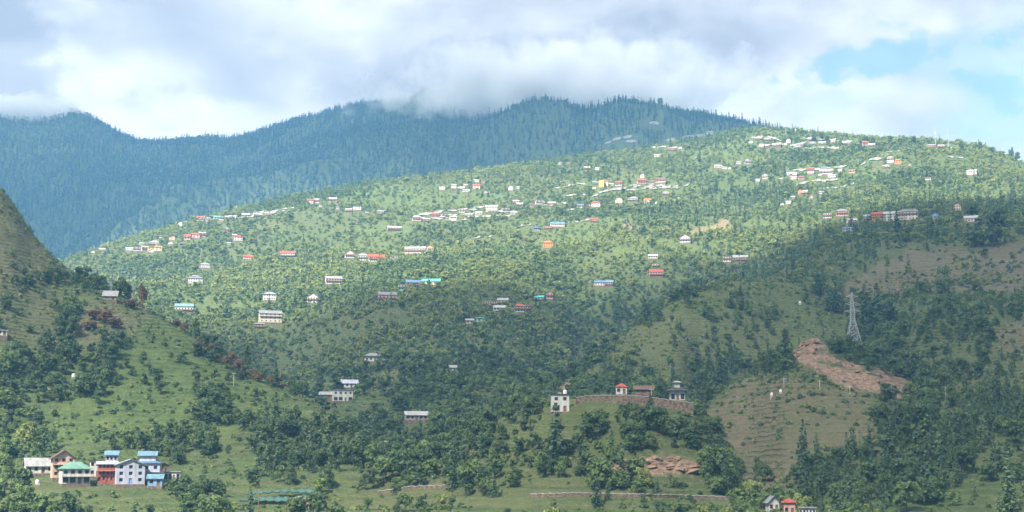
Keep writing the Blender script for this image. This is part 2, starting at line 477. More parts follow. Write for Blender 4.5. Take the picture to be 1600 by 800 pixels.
def ground_material():
    m, nd, ln, bs = new_mat('hill_ground')
    at = nd.new('ShaderNodeAttribute')
    at.attribute_name = 'zones'
    sp = nd.new('ShaderNodeSeparateColor')
    ln.new(at.outputs['Color'], sp.inputs[0])
    at2 = nd.new('ShaderNodeAttribute')
    at2.attribute_name = 'riser'
    nA = mapped(nd, ln, 0.014, 6, 0.62)
    nB = mapped(nd, ln, 0.11, 6, 0.66)
    nC = mapped(nd, ln, 0.55, 5, 0.66)

    def mth(op, a, b, c=None):
        n = nd.new('ShaderNodeMath')
        n.operation = op
        for i, v in enumerate((a, b, c)):
            if v is None:
                continue
            if isinstance(v, (int, float)):
                n.inputs[i].default_value = v
            else:
                ln.new(v, n.inputs[i])
        return n.outputs[0]
    # cattle paths and narrow terraces: lines along the contours
    tcn = nd.new('ShaderNodeTexCoord')
    sx = nd.new('ShaderNodeSeparateXYZ')
    ln.new(tcn.outputs['Object'], sx.inputs[0])
    ph = mth('MULTIPLY_ADD', nA, 26.0, mth('MULTIPLY_ADD', sx.outputs[2], 2.9, mth('MULTIPLY', nB, 7.0)))
    tread = mth('MULTIPLY_ADD', mth('SINE', ph, 0.0), 0.5, 0.5)
    tread = mth('POWER', tread, 2.5)
    g1 = ramp_of(nd, ln, nB, [(0.34, (0.020, 0.032, 0.012)), (0.48, (0.046, 0.070, 0.022)), (0.60, (0.060, 0.090, 0.028)), (0.74, (0.088, 0.106, 0.040))])
    g2 = ramp_of(nd, ln, nC, [(0.30, (0.022, 0.036, 0.014)), (0.52, (0.048, 0.074, 0.024)), (0.74, (0.080, 0.102, 0.038))])
    grass = mixc(nd, ln, 0.5, g1, g2)
    olive = mixc(nd, ln, nC, (0.055, 0.052, 0.028), (0.105, 0.092, 0.052))
    mo = nd.new('ShaderNodeMapRange')
    ln.new(nA, mo.inputs[0])
    mo.inputs[1].default_value, mo.inputs[2].default_value = 0.50, 0.68
    mo.inputs[3].default_value, mo.inputs[4].default_value = 0.0, 0.4
    grass = mixc(nd, ln, mo.outputs[0], grass, olive)
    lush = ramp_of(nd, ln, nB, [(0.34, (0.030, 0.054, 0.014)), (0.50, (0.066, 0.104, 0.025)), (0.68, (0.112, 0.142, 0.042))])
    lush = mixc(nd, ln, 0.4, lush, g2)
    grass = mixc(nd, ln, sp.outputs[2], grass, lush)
    dry = ramp_of(nd, ln, nB, [(0.28, (0.070, 0.058, 0.036)), (0.50, (0.125, 0.096, 0.066)), (0.72, (0.180, 0.136, 0.098))])
    dry = mixc(nd, ln, 0.5, dry, ramp_of(nd, ln, nC, [(0.32, (0.040, 0.046, 0.022)), (0.50, (0.110, 0.086, 0.060)), (0.70, (0.19, 0.150, 0.118))]))
    mr = nd.new('ShaderNodeMapRange')
    ln.new(nA, mr.inputs[0])
    mr.inputs[1].default_value, mr.inputs[2].default_value = 0.25, 0.50
    mr.inputs[3].default_value, mr.inputs[4].default_value = 0.55, 1.0
    col = mixc(nd, ln, mth('MULTIPLY', sp.outputs[0], mr.outputs[0]), grass, dry)
    col = mixc(nd, ln, mth('MULTIPLY', at2.outputs['Fac'], 0.75), col, (0.085, 0.086, 0.042))
    col = mixc(nd, ln, mth('MULTIPLY', tread, 0.5), col, (0.092, 0.108, 0.045))
    soil = ramp_of(nd, ln, nC, [(0.28, (0.075, 0.048, 0.032)), (0.5, (0.190, 0.128, 0.088)), (0.72, (0.29, 0.215, 0.155))])
    col = mixc(nd, ln, sp.outputs[1], col, soil)
    ln.new(col, bs.inputs['Base Color'])
    bs.inputs['Roughness'].default_value = 0.95
    bs.inputs['Specular IOR Level'].default_value = 0.15
    hgt_ = mth('ADD', mth('MULTIPLY', nC, 1.3), mth('ADD', mth('MULTIPLY', nB, 3.0), mth('MULTIPLY', tread, 0.5)))
    bp = nd.new('ShaderNodeBump')
    bp.inputs['Strength'].default_value = 1.0
    bp.inputs['Distance'].default_value = 1.0
    ln.new(hgt_, bp.inputs['Height'])
    ln.new(bp.outputs[0], bs.inputs['Normal'])
    return m


def leaf_material(name, c_dark, c_mid, c_light, trans=0.35):
    m, nd, ln, bs = new_mat(name)
    oi = nd.new('ShaderNodeObjectInfo')
    c1 = ramp_of(nd, ln, oi.outputs['Random'], [(0.0, c_dark), (0.5, c_mid), (1.0, c_light)])
    n = mapped(nd, ln, 1.1, 2, 0.5)
    c2 = mixc(nd, ln, 0.55, c1, ramp_of(nd, ln, n, [(0.3, c_dark), (0.7, c_light)]))
    ln.new(c2, bs.inputs['Base Color'])
    bs.inputs['Roughness'].default_value = 0.7
    bs.inputs['Specular IOR Level'].default_value = 0.25
    tr = nd.new('ShaderNodeBsdfTranslucent')
    ln.new(c2, tr.inputs['Color'])
    mx = nd.new('ShaderNodeMixShader')
    mx.inputs[0].default_value = trans
    ln.new(bs.outputs[0], mx.inputs[1])
    ln.new(tr.outputs[0], mx.inputs[2])
    ln.new(mx.outputs[0], nd['Material Output'].inputs['Surface'])
    return m


def plain_material(name, col, rough=0.8, var=0.12, scale=1.5, metal=0.0, streak=False):
    m, nd, ln, bs = new_mat(name)
    n = mapped(nd, ln, scale, 5, 0.6, stretch=(1, 1, 0.25) if streak else None)
    lo = tuple(max(0, c * (1 - var * 1.6)) for c in col)
    hi = tuple(min(0.9, c * (1 + var)) for c in col)
    ln.new(ramp_of(nd, ln, n, [(0.3, lo), (0.7, hi)]), bs.inputs['Base Color'])
    bs.inputs['Roughness'].default_value = rough
    bs.inputs['Metallic'].default_value = metal
    bs.inputs['Specular IOR Level'].default_value = 0.3
    return m


M_ground = ground_material()
M_leaf = {
    'dark': leaf_material('leaf_dark', (0.046, 0.078, 0.032), (0.068, 0.110, 0.042), (0.098, 0.145, 0.054)),
    'mid': leaf_material('leaf_mid', (0.076, 0.120, 0.040), (0.108, 0.160, 0.052), (0.140, 0.200, 0.066)),
    'light': leaf_material('leaf_light', (0.145, 0.186, 0.052), (0.192, 0.234, 0.068), (0.245, 0.280, 0.092)),
    'needle': leaf_material('needle_dark', (0.034, 0.060, 0.032), (0.050, 0.085, 0.044), (0.074, 0.115, 0.056), 0.25),
    'needle_lt': leaf_material('needle_light', (0.058, 0.094, 0.044), (0.082, 0.128, 0.056), (0.112, 0.165, 0.072), 0.25),
    'rust': leaf_material('leaf_rust', (0.12, 0.066, 0.042), (0.17, 0.095, 0.058), (0.21, 0.135, 0.080)),
    'pine': leaf_material('needle_blue', (0.016, 0.036, 0.036), (0.026, 0.054, 0.052), (0.044, 0.080, 0.068), 0.2),  # distant haze blue of the back ridge put into the needle colour
    'bright': leaf_material('leaf_bright', (0.13, 0.19, 0.040), (0.17, 0.25, 0.060), (0.22, 0.30, 0.08)),
}
M_bark = plain_material('bark', (0.10, 0.075, 0.055), 0.9, 0.3, 3)


# ------------------------------------------------------------------ mesh helpers
def link(o):
    COL.objects.link(o)
    return o


def mesh_np(name, V, Fq, mats=(), midx=None, smooth=False):
    """V (n,3); Fq list of index arrays (quads or tris, uniform)"""
    me = bpy.data.meshes.new(name)
    V = np.asarray(V, np.float32)
    Fq = np.asarray(Fq, np.int32)
    k = Fq.shape[1]
    me.vertices.add(len(V))
    me.vertices.foreach_set('co', V.ravel())
    me.loops.add(Fq.size)
    me.loops.foreach_set('vertex_index', Fq.ravel())
    me.polygons.add(len(Fq))
    me.polygons.foreach_set('loop_start', np.arange(0, Fq.size, k, dtype=np.int32))
    for m in mats:
        me.materials.append(m)
    if midx is not None:
        me.polygons.foreach_set('material_index', np.asarray(midx, np.int32))
    if smooth:
        me.polygons.foreach_set('use_smooth', np.ones(len(Fq), bool))
    me.update(calc_edges=True)
    return me


def tag(o, label=None, cat=None, group=None, kind=None):
    if label:
        o['label'] = label
    if cat:
        o['category'] = cat
    if group:
        o['group'] = group
    if kind:
        o['kind'] = kind
    return o


# ------------------------------------------------------------------ the terrain sheet
idx = np.arange(NT * NR).reshape(NT, NR)
quads = np.stack([idx[:-1, :-1], idx[1:, :-1], idx[1:, 1:], idx[:-1, 1:]], -1).reshape(-1, 4)[:, ::-1]
terr_me = mesh_np('hillside', np.stack([XG, YG, ZZ], -1).reshape(-1, 3), quads, [M_ground], smooth=True)
ca = terr_me.color_attributes.new('zones', 'FLOAT_COLOR', 'POINT')
ca.data.foreach_set('color', np.stack([np.clip(Z_dry, 0, 1), np.clip(Z_soil * 1.2, 0, 1), np.clip(Z_lush, 0, 1), np.ones_like(Z_dry)], -1).astype(np.float32).ravel())
ra = terr_me.attributes.new('riser', 'FLOAT', 'POINT')
ra.data.foreach_set('value', RISER.astype(np.float32).ravel())
hillside = link(bpy.data.objects.new('hillside', terr_me))
tag(hillside, 'terraced green mountainside rising from the valley to the forested ridge', 'hillside', kind='structure')

# ------------------------------------------------------------------ things' sites (kept clear of trees): filled before planting
SITES = []          # (X, Y, half width, clear depth in front) kept free of trees

WALLS = {'white': (0.60, 0.59, 0.57), 'cream': (0.66, 0.60, 0.48), 'grey': (0.42, 0.42, 0.42), 'pink': (0.62, 0.38, 0.34), 'peach': (0.62, 0.46, 0.36), 'lavender': (0.50, 0.51, 0.62),
         'red': (0.40, 0.10, 0.08), 'orange': (0.62, 0.26, 0.08), 'yellow': (0.68, 0.48, 0.16), 'brown': (0.24, 0.17, 0.13), 'blue': (0.22, 0.36, 0.60), 'teal': (0.30, 0.60, 0.56), 'stone': (0.34, 0.30, 0.26)}
ROOFS = {'grey': (0.42, 0.43, 0.45), 'pale grey': (0.34, 0.345, 0.36), 'white': (0.46, 0.46, 0.47), 'red': (0.48, 0.09, 0.06), 'brown': (0.17, 0.10, 0.08), 'blue': (0.12, 0.22, 0.36), 'sky blue': (0.15, 0.28, 0.38), 'teal': (0.10, 0.48, 0.42),
         'green': (0.15, 0.31, 0.26), 'orange': (0.62, 0.22, 0.07), 'dark': (0.08, 0.08, 0.09), 'lavender': (0.44, 0.45, 0.58), 'slate': (0.26, 0.27, 0.29)}
M_wall = {k: plain_material('wall_' + k, tuple(0.66 * c for c in v), 0.85, 0.20, 0.9, streak=True) for k, v in WALLS.items()}
M_roof = {k: plain_material('roof_' + k.replace(' ', '_'), tuple(0.6 * c for c in v), 0.6, 0.24, 0.8) for k, v in ROOFS.items()}
M_glass = plain_material('window_glass', (0.025, 0.03, 0.035), 0.15, 0.1, 1)
M_frame = {k: plain_material('frame_' + k, c, 0.6, 0.1) for k, c in (('brown', (0.16, 0.08, 0.05)), ('white', (0.7, 0.7, 0.7)), ('red', (0.40, 0.07, 0.05)), ('blue', (0.15, 0.25, 0.5)))}
M_stone = plain_material('rubble_stone', (0.135, 0.100, 0.076), 0.95, 0.45, 1.1)
M_conc = plain_material('concrete', (0.26, 0.25, 0.235), 0.9, 0.15, 0.8)
M_steel = plain_material('galvanised_steel', (0.34, 0.355, 0.37), 0.45, 0.1, 0.5, 0.4)
M_tank = plain_material('white_plastic', (0.55, 0.55, 0.54), 0.4, 0.04, 1)
M_net = {'white': plain_material('pale_net', (0.205, 0.205, 0.185), 0.8, 0.5, 0.3), 'teal': plain_material('teal_net', (0.04, 0.095, 0.078), 0.8, 0.15, 0.12)}
M_rock = plain_material('pale_rock', (0.46, 0.44, 0.42), 0.9, 0.3, 0.05)
M_pole = plain_material('pole_grey', (0.38, 0.37, 0.35), 0.7, 0.15, 1)


class MB:
    def __init__(self):
        self.v, self.f = [], []

    def hexa(self, P):
        o = len(self.v)
        self.v += [tuple(p) for p in P]
        self.f += [tuple(i + o for i in q) for q in ((0, 3, 2, 1), (4, 5, 6, 7), (0, 1, 5, 4), (1, 2, 6, 5), (2, 3, 7, 6), (3, 0, 4, 7))]
        return self

    def box(self, x0, x1, y0, y1, z0, z1):
        return self.hexa([(x0, y0, z0), (x1, y0, z0), (x1, y1, z0), (x0, y1, z0), (x0, y0, z1), (x1, y0, z1), (x1, y1, z1), (x0, y1, z1)])

    def poly(self, V, Fc):
        o = len(self.v)
        self.v += [tuple(p) for p in V]
        self.f += [tuple(i + o for i in q) for q in Fc]
        return self

    def tube(self, p0, p1, r0, r1=None, k=6, caps=True):
        V, Fq = tube_np(p0, p1, r0, r0 if r1 is None else r1, k)
        self.poly(V.tolist(), Fq.tolist())
        if caps:
            o = len(self.v) - 2 * k
            self.f += [tuple(o + i for i in range(k))[::-1], tuple(o + k + i for i in range(k))]
        return self

    def build(self, name, mat, parent=None, smooth=False):
        me = bpy.data.meshes.new(name)
        me.from_pydata(self.v, [], self.f)
        me.materials.append(mat)
        if smooth:
            me.polygons.foreach_set('use_smooth', [True] * len(me.polygons))
        o = link(bpy.data.objects.new(name, me))
        if parent:
            o.parent = parent
        return o


def tube_np(p0, p1, r0, r1, k=5):
    p0, p1 = np.array(p0, float), np.array(p1, float)
    d = p1 - p0
    d /= np.linalg.norm(d)
    a = np.cross(d, [0.3, 0.9, 0.1])
    a /= np.linalg.norm(a)
    b = np.cross(d, a)
    an = np.arange(k) * 2 * math.pi / k
    ring = np.cos(an)[:, None] * a + np.sin(an)[:, None] * b
    V = np.vstack([p0 + ring * r0, p1 + ring * r1])
    Fq = np.array([(i, (i + 1) % k, k + (i + 1) % k, k + i) for i in range(k)])
    return V, Fq


def stand(name, X, Y, Z, turn=0.0):
    """Empty at a thing's base, its -y side to the valley viewer, turned by a few degrees"""
    o = link(bpy.data.objects.new(name, None))
    o.location = (X, Y, Z)
    o.rotation_euler = (0, 0, -math.atan2(X, Y) + math.radians(turn))
    return o


def front_wall(mb, x0, x1, y0, y1, z0, z1, holes):
    xs = sorted({x0, x1, *[h[0] for h in holes], *[h[1] for h in holes]})
    zs = sorted({z0, z1, *[h[2] for h in holes], *[h[3] for h in holes]})
    for a, b in zip(xs[:-1], xs[1:]):
        run = None
        for c, d in list(zip(zs[:-1], zs[1:])) + [(None, None)]:
            solid = c is not None and not any(h[0] <= a and b <= h[1] and h[2] <= c and d <= h[3] for h in holes)
            if solid:
                run = (run[0], d) if run else (c, d)
            elif run:
                mb.box(a, b, y0, y1, run[0], run[1])
                run = None


def roof_parts(o, kind, w, d, z, mat, wallmat, ov=0.6, rise=None, t=0.16):
    if kind == 'flat':
        r = MB().box(-w / 2 - ov * 0.6, w / 2 + ov * 0.6, -d / 2 - ov * 0.8, d / 2 + ov * 0.6, z + 0.005, z + 0.22)
        return r.build('roof', mat, o)
    if kind == 'shed':
        h = rise or d * 0.22
        a, b = w / 2 + ov, d / 2 + ov
        MB().poly([(-w / 2, d / 2, z), (w / 2, d / 2, z), (w / 2, d / 2, z + h * 0.93), (-w / 2, d / 2, z + h * 0.93), (-w / 2, -d / 2, z), (w / 2, -d / 2, z)],
                  [(0, 3, 2, 1), (4, 5, 2, 3), (0, 4, 3), (1, 2, 5), (0, 1, 5, 4)]).build('gable', wallmat, o)
        return MB().hexa([(-a, -b, z + 0.02), (a, -b, z + 0.02), (a, b, z + h + 0.02), (-a, b, z + h + 0.02), (-a, -b, z + t), (a, -b, z + t), (a, b, z + h + t), (-a, b, z + h + t)]).build('roof', mat, o)
    if kind == 'hip':
        h = rise or min(w, d) * 0.32
        a, b = w / 2 + ov, d / 2 + ov
        rl = max(0.3, (w - d) / 2 + 0.3)
        V = [(-a, -b, z + 0.01), (a, -b, z + 0.01), (a, b, z + 0.01), (-a, b, z + 0.01), (-a, -b, z + t), (a, -b, z + t), (a, b, z + t), (-a, b, z + t), (-rl, 0, z + h + t), (rl, 0, z + h + t)]
        return MB().poly(V, [(0, 3, 2, 1), (0, 1, 5, 4), (1, 2, 6, 5), (2, 3, 7, 6), (3, 0, 4, 7), (4, 5, 9, 8), (5, 6, 9), (6, 7, 8, 9), (7, 4, 8)]).build('roof', mat, o)
    # gables: two thin slopes over a wall-coloured gable prism
    along = kind == 'gable'                      # ridge runs across the view
    W, D = (w, d) if along else (d, w)
    h = rise or D * 0.30
    sl = h / (D / 2)

    def P(x, y, z_):
        return (x, y, z_) if along else (y, x, z_)
    g = MB()
    V = [P(-W / 2, -D / 2, z), P(-W / 2, D / 2, z), P(-W / 2, 0, z + h), P(W / 2, -D / 2, z), P(W / 2, D / 2, z), P(W / 2, 0, z + h)]
    g.poly(V, [(0, 1, 2), (3, 5, 4), (0, 3, 4, 1), (0, 2, 5, 3), (1, 4, 5, 2)]).build('gable', wallmat, o)
    r = MB()
    e = D / 2 + ov
    for s in (-1, 1):
        r.hexa([P(-W / 2 - ov, s * e, z - sl * ov + 0.03), P(W / 2 + ov, s * e, z - sl * ov + 0.03), P(W / 2 + ov, 0, z + h + 0.03), P(-W / 2 - ov, 0, z + h + 0.03),
                P(-W / 2 - ov, s * e, z - sl * ov + 0.03 + t), P(W / 2 + ov, s * e, z - sl * ov + 0.03 + t), P(W / 2 + ov, 0, z + h + 0.03 + t), P(-W / 2 - ov, 0, z + h + 0.03 + t)])
    return r.build('roof', mat, o)


def house(x, y, wpx, st, roof, wall, rcol, label, turn=0.0, r=None, rmin=380, rmax=5200, hst=2.8, depth=None, frame='brown', balcony=False, cat='house', name='house', group=None,
          win=None, rise=None, front=9.0, clear=True, open_ground=False, ov=0.6, chimney=False, second=None, dz=0.0, zpix=None):
    X, Y, Z, rr = hit(x, y, rmin, rmax) if r is None else (0, 0, 0, r)
    if r is not None:
        th = float(pix_dir(x, y)[0])
        X, Y = r * math.sin(th), r * math.cos(th)
        Z = float(ground(X, Y)[0])
        rr = r
    w = max(2.5, wpx * rr / F_PX)
    d = depth or min(9.0, max(4.0, w * 0.7))
    Z += dz
    if zpix:
        Z = rr * float(pix_dir(x, zpix)[1])
    o = stand(name, X, Y, Z, turn)
    H = st * hst
    zf = 0.35
    wm, rm = M_wall[wall], M_roof[rcol]
    MB().box(-w / 2 - 0.15, w / 2 + 0.15, -d / 2 - 0.15, d / 2 + 0.15, -5.0, zf).build('plinth', M_stone, o)
    near = rr < 1150
    nw = win if win is not None else max(2, int(round(w / 2.6)))
    holes = []
    wins = []
    if near:
        for s in range(int(st)):
            z0 = zf + s * hst
            for k in range(nw):
                cx = -w / 2 + (k + 0.5) * w / nw
                ww = min(1.3, w / nw * 0.58)
                if s == 0 and k == nw // 2:
                    hb = (cx - ww * 0.45, cx + ww * 0.45, z0 + 0.05, z0 + 2.1, 'door')
                elif open_ground and s == 0:
                    hb = (cx - w / nw * 0.40, cx + w / nw * 0.40, z0 + 0.3, z0 + 2.3, 'window')
                else:
                    hb = (cx - ww / 2, cx + ww / 2, z0 + 0.9, z0 + 2.15, 'window')
                holes.append(hb)
    mb = MB()
    if near:
        mb.box(-w / 2, w / 2, -d / 2 + 0.35, d / 2, zf + 0.004, zf + H)
        front_wall(mb, -w / 2, w / 2, -d / 2, -d / 2 + 0.347, zf + 0.004, zf + H, [h[:4] for h in holes])
    else:
        mb.box(-w / 2, w / 2, -d / 2, d / 2, zf + 0.004, zf + H)
    mb.build('wall', wm, o)
    fm = M_frame[frame]
    for (a, b, c, e, kd) in holes:
        yb = -d / 2 + 0.22
        if kd == 'door':
            dr = MB().box(a + 0.003, b - 0.003, yb, yb + 0.1, c, e - 0.003).build('door', fm, o)
            MB().box(b - 0.25, b - 0.15, yb - 0.06, yb - 0.003, c + 1.0, c + 1.1).build('handle', M_steel, dr)
        else:
            f = MB()
            t = 0.10
            f.box(a + 0.003, a + t, yb - 0.02, yb + 0.08, c + 0.003, e - 0.003).box(b - t, b - 0.003, yb - 0.02, yb + 0.08, c + 0.003, e - 0.003)
            f.box(a + t, b - t, yb - 0.02, yb + 0.08, c + 0.003, c + t).box(a + t, b - t, yb - 0.02, yb + 0.08, e - t, e - 0.003)
            wo_ = f.build('window', fm, o)
            MB().box(a + t, b - t, yb + 0.03, yb + 0.06, c + t, e - t).build('pane', M_glass, wo_)
    if not near and wpx >= 9:
        for s in range(int(st)):
            for k in range(nw):
                cx = -w / 2 + (k + 0.5) * w / nw
                z0 = zf + s * hst
                wo_ = MB().box(cx - 0.55, cx + 0.55, -d / 2 - 0.05, -d / 2 - 0.003, z0 + 0.8, z0 + 2.1).build('window', fm, o)
                MB().box(cx - 0.43, cx + 0.43, -d / 2 - 0.08, -d / 2 - 0.053, z0 + 0.92, z0 + 1.98).build('pane', M_glass, wo_)
    if not near and not balcony and wpx >= 8 and random.random() < 0.6:  # dark brown band added to stand for the shade under the eaves
        zb = zf + hst * (int(st) - 1)
        MB().box(-w / 2 - 0.25, w / 2 + 0.25, -d / 2 - 1.0, -d / 2 - 0.1, zb - 0.1, zb + random.uniform(0.7, 1.1)).build('balcony', M_frame['brown'], o)
    rf = roof_parts(o, roof, w, d, zf + H, rm, wm, ov, rise)
    if chimney:
        MB().box(w * 0.2, w * 0.2 + 0.5, d * 0.05, d * 0.05 + 0.5, zf + H, zf + H + (rise or 0.3 * d) + 0.7).build('chimney', M_conc, rf)
    if balcony and st >= 2:
        zb = zf + hst * (int(st) - 1)
        bl = MB().box(-w / 2 - 0.2, w / 2 + 0.2, -d / 2 - 1.2, -d / 2 - 0.003, zb - 0.15, zb).build('balcony', M_conc if balcony is True else M_wall[balcony], o)
        ra = MB().box(-w / 2 - 0.15, w / 2 + 0.15, -d / 2 - 1.15, -d / 2 - 1.08, zb + 0.85, zb + 0.95)
        k = max(3, int(w / 1.2))
        for i in range(k + 1):
            xx = -w / 2 - 0.12 + (w + 0.2) * i / k
            ra.box(xx - 0.04, xx + 0.04, -d / 2 - 1.14, -d / 2 - 1.09, zb + 0.003, zb + 0.85)
        ra.build('railing', fm, bl)
    if second:                              # a narrower upper storey with its own roof: (share, roof kind, roof colour)
        sh, rk, rc = second
        zz = zf + H + (rise if rise else 0.3)
        MB().box(-w * sh / 2, w * sh / 2, -d * sh / 2, d * sh / 2, zf + H + 0.23, zz + 1.6).build('upper_wall', wm, o)
        roof_parts(o, rk, w * sh, d * sh, zz + 1.6, M_roof[rc], wm, 0.7, None)
    if clear:
        SITES.append((X, Y, w / 2 + (4.0 if rr < 640 else 1.5), front + 0.004 * rr))
    return tag(o, label, cat, group)


# ---- the hamlet at the foot of the left spur
HAM = dict(rmin=470, rmax=640, front=42.0)
house(60, 741, 38, 1, 'gable', 'white', 'pale grey', 'long low white house with pale grey sheet roof beside the brown gabled house', 6, depth=7.5, win=4, rise=2.6, **HAM)
house(97, 748, 31, 3, 'gable_front', 'peach', 'brown', 'tall peach house with brown gabled roof and red windows in the hamlet', 8, hst=2.35, frame='red', balcony='peach', win=3, rise=2.6, ov=0.9, **HAM)
house(116, 757, 40, 2, 'hip', 'white', 'green', 'white two storey house with green hipped roof in the hamlet', 10, hst=2.5, win=4, open_ground=True, depth=6.5, rise=2.4, balcony=True, **HAM)
house(148, 746, 15, 2, 'flat', 'white', 'dark', 'narrow white flat roofed house squeezed beside the red house', 0, win=2, **HAM)
house(167, 756, 28, 3, 'shed', 'red', 'lavender', 'red fronted house with sloping lavender roof beside the large lavender building', 4, hst=2.15, frame='brown', balcony='pink', win=5, **HAM)
house(174, 741, 17, 2, 'gable', 'lavender', 'sky blue', 'small house with bright blue roof rising behind the red house', -4, hst=2.9, win=3, dz=1.0, **HAM)
house(202, 758, 41, 3, 'gable_front', 'lavender', 'pale grey', 'large pale lavender three storey building with grey gabled roof in the hamlet', 6, hst=2.25, frame='blue', win=3, rise=1.9, **HAM)
house(230, 752, 38, 2, 'hip', 'lavender', 'blue', 'wide lavender house under stacked blue roofs in the hamlet', -6, hst=3.0, frame='blue', win=3, balcony=True, second=(0.62, 'gable', 'sky blue'), rise=1.4, **HAM)
house(243, 761, 21, 1, 'gable', 'blue', 'sky blue', 'little blue roofed shed in front of the blue roofed house', -8, win=2, cat='shed', name='shed', **HAM)
house(270, 752, 24, 1, 'flat', 'white', 'grey', 'low white house with dark openings and flat grey roof at the hamlet edge', -10, hst=3.0, open_ground=True, win=4, **HAM)
house(254, 741, 14, 1, 'gable_front', 'brown', 'brown', 'small brown wooden barn behind the low white house', 10, win=2, cat='barn', name='barn', **HAM)
house(474, 795, 22, 1, 'shed', 'stone', 'pale grey', 'stone shed with pale sheet roof beside the teal netting', -12, rmin=400, rmax=560, win=2, cat='shed', name='shed', front=14)
house(1207, 801, 16, 1, 'gable_front', 'white', 'slate', 'white house with dark slate gable at the foot of the brown slope', 15, rmin=400, rmax=560, front=22, rise=1.6, hst=3.0)
house(1233, 806, 17, 1, 'hip', 'pink', 'pink' if 'pink' in ROOFS else 'red', 'pink walled house with reddish roof at the foot of the brown slope', 5, rmin=400, rmax=560, front=22, hst=3.6)
house(1262, 809, 24, 1, 'flat', 'white', 'pale grey', 'long low white house with a row of windows beside the pink house', 0, rmin=400, rmax=560, front=22, win=5, hst=2.6)

# ---- the walled knoll
house(875, 645, 27, 2, 'flat', 'white', 'dark', 'white two storey house with dark open bays beside the end of the stone wall', 6, rmin=480, rmax=600, hst=3.1, win=2, open_ground=True, front=20, name='unfinished_house')
house(971, 618, 17, 1, 'hip', 'white', 'red', 'small white house with red hipped roof behind the stone wall', 0, r=528, win=2, zpix=618, hst=2.7, front=14, ov=0.35)
house(1006, 618, 28, 1, 'gable', 'brown', 'brown', 'long low brown hut behind the stone wall', 0, r=528, depth=4, win=3, zpix=618, hst=2.0, front=14, cat='hut', name='hut')
tmp = house(1058, 624, 22, 1, 'hip', 'white', 'dark', 'white pavilion house with wide dark tiered roof behind the stone wall', 8, r=527, win=3, zpix=627, hst=3.4, front=14, ov=1.2, rise=1.5, open_ground=True, second=(0.4, 'hip', 'grey'), name='pavilion')

# ---- houses of the shaded lower slope
LOW = dict(rmin=600, rmax=1700)
house(535, 628, 30, 2, 'flat', 'white', 'grey', 'white house with open pillared storey and flat roof above the spur', 6, open_ground=True, win=4, hst=3.2, front=24, **LOW)
house(545, 607, 26, 1, 'gable', 'white', 'lavender', 'white house with lavender grey roof uphill of the pillared house', 4, win=4, front=16, **LOW)
house(510, 625, 20, 1, 'gable', 'brown', 'pale grey', 'low barn with pale sheet roof beside the pillared house', -8, win=2, front=18, cat='barn', name='barn', **LOW)
house(582, 566, 24, 1, 'hip', 'white', 'slate', 'white house with wide slate roof alone in the lower wood', 5, win=4, hst=3.6, front=18, ov=1.0, **LOW)
house(650, 658, 34, 1, 'gable', 'stone', 'grey', 'long low grey farmhouse in the gully wood', 8, win=5, depth=6, front=22, rmin=560, rmax=1200)
house(705, 582, 16, 1, 'gable', 'white', 'pale grey', 'small white shed on the terrace above the gully wood', 0, win=3, front=14, cat='shed', name='shed', **LOW)
house(422, 505, 34, 3, 'gable', 'cream', 'slate', 'broad cream three storey farmhouse with slate roof on the lower slope', 6, hst=2.7, balcony=True, win=5, front=22, **LOW)
house(405, 512, 14, 1, 'shed', 'stone', 'grey', 'small stone shed below the broad cream farmhouse', 0, front=14, cat='shed', name='shed', **LOW)
house(421, 470, 19, 2, 'hip', 'white', 'slate', 'white two storey house with slate hip roof uphill of the broad farmhouse', 4, front=16, **LOW)
house(489, 474, 17, 2, 'gable_front', 'white', 'lavender', 'white house with lavender gable standing alone in dark trees', -6, front=16, **LOW)
house(288, 486, 27, 1, 'gable', 'white', 'sky blue', 'white house with pale blue roof beside the spur crest', -4, hst=3.6, front=22, **LOW)
house(345, 556, 18, 1, 'gable', 'white', 'pale grey', 'white roofed house peeping over the rusty shrubs of the spur', 10, r=792, dz=4.5, hst=3.2, front=6)
house(605, 468, 28, 1, 'gable', 'pink', 'slate', 'long pinkish house with slate roof below the blue roofed farm', 4, hst=3.4, balcony=False, win=5, front=18, **LOW)
house(629, 455, 13, 2, 'flat', 'teal', 'white', 'mint green house beside the blue roofed farm', 0, front=18, **LOW)
house(646, 452, 24, 2, 'gable', 'stone', 'blue', 'farmhouse with faded blue roof beside the mint green house', 8, front=18, **LOW)
house(674, 446, 28, 1, 'gable', 'cream', 'teal', 'long farmhouse with teal sheet roof uphill of the shaded wood', -6, hst=3.2, win=5, front=18, **LOW)
house(521, 445, 25, 2, 'gable', 'white', 'slate', 'white farmhouse with dark slate roof above the shaded lower wood', 6, front=18, **LOW)
house(305, 444, 22, 2, 'hip', 'white', 'slate', 'white house with stacked slate roof above the spur pylon', 0, second=(0.6, 'hip', 'slate'), front=18, **LOW)
house(320, 418, 16, 1, 'hip', 'white', 'slate', 'low white house with domed grey roof above the spur pylon', 0, hst=3.4, front=16, **LOW)
house(450, 401, 22, 1, 'gable', 'white', 'red', 'white house with thin red roof on the sunlit orchard slope', -4, hst=3.6, front=16, **LOW)
house(388, 397, 14, 1, 'gable', 'peach', 'red', 'red roofed house alone among sunlit orchard trees', 5, hst=3.2, front=16, **LOW)
house(546, 404, 14, 2, 'gable_front', 'white', 'red', 'white house with steep bright red gable in the middle orchard row', 6, rise=3.5, front=16, **LOW)
house(567, 408, 15, 2, 'hip', 'white', 'white', 'white house with white roof next to the red roofed row house', 0, front=16, **LOW)
house(588, 410, 24, 2, 'gable', 'white', 'red', 'long white house with low red roof in the middle orchard row', 4, front=16, **LOW)
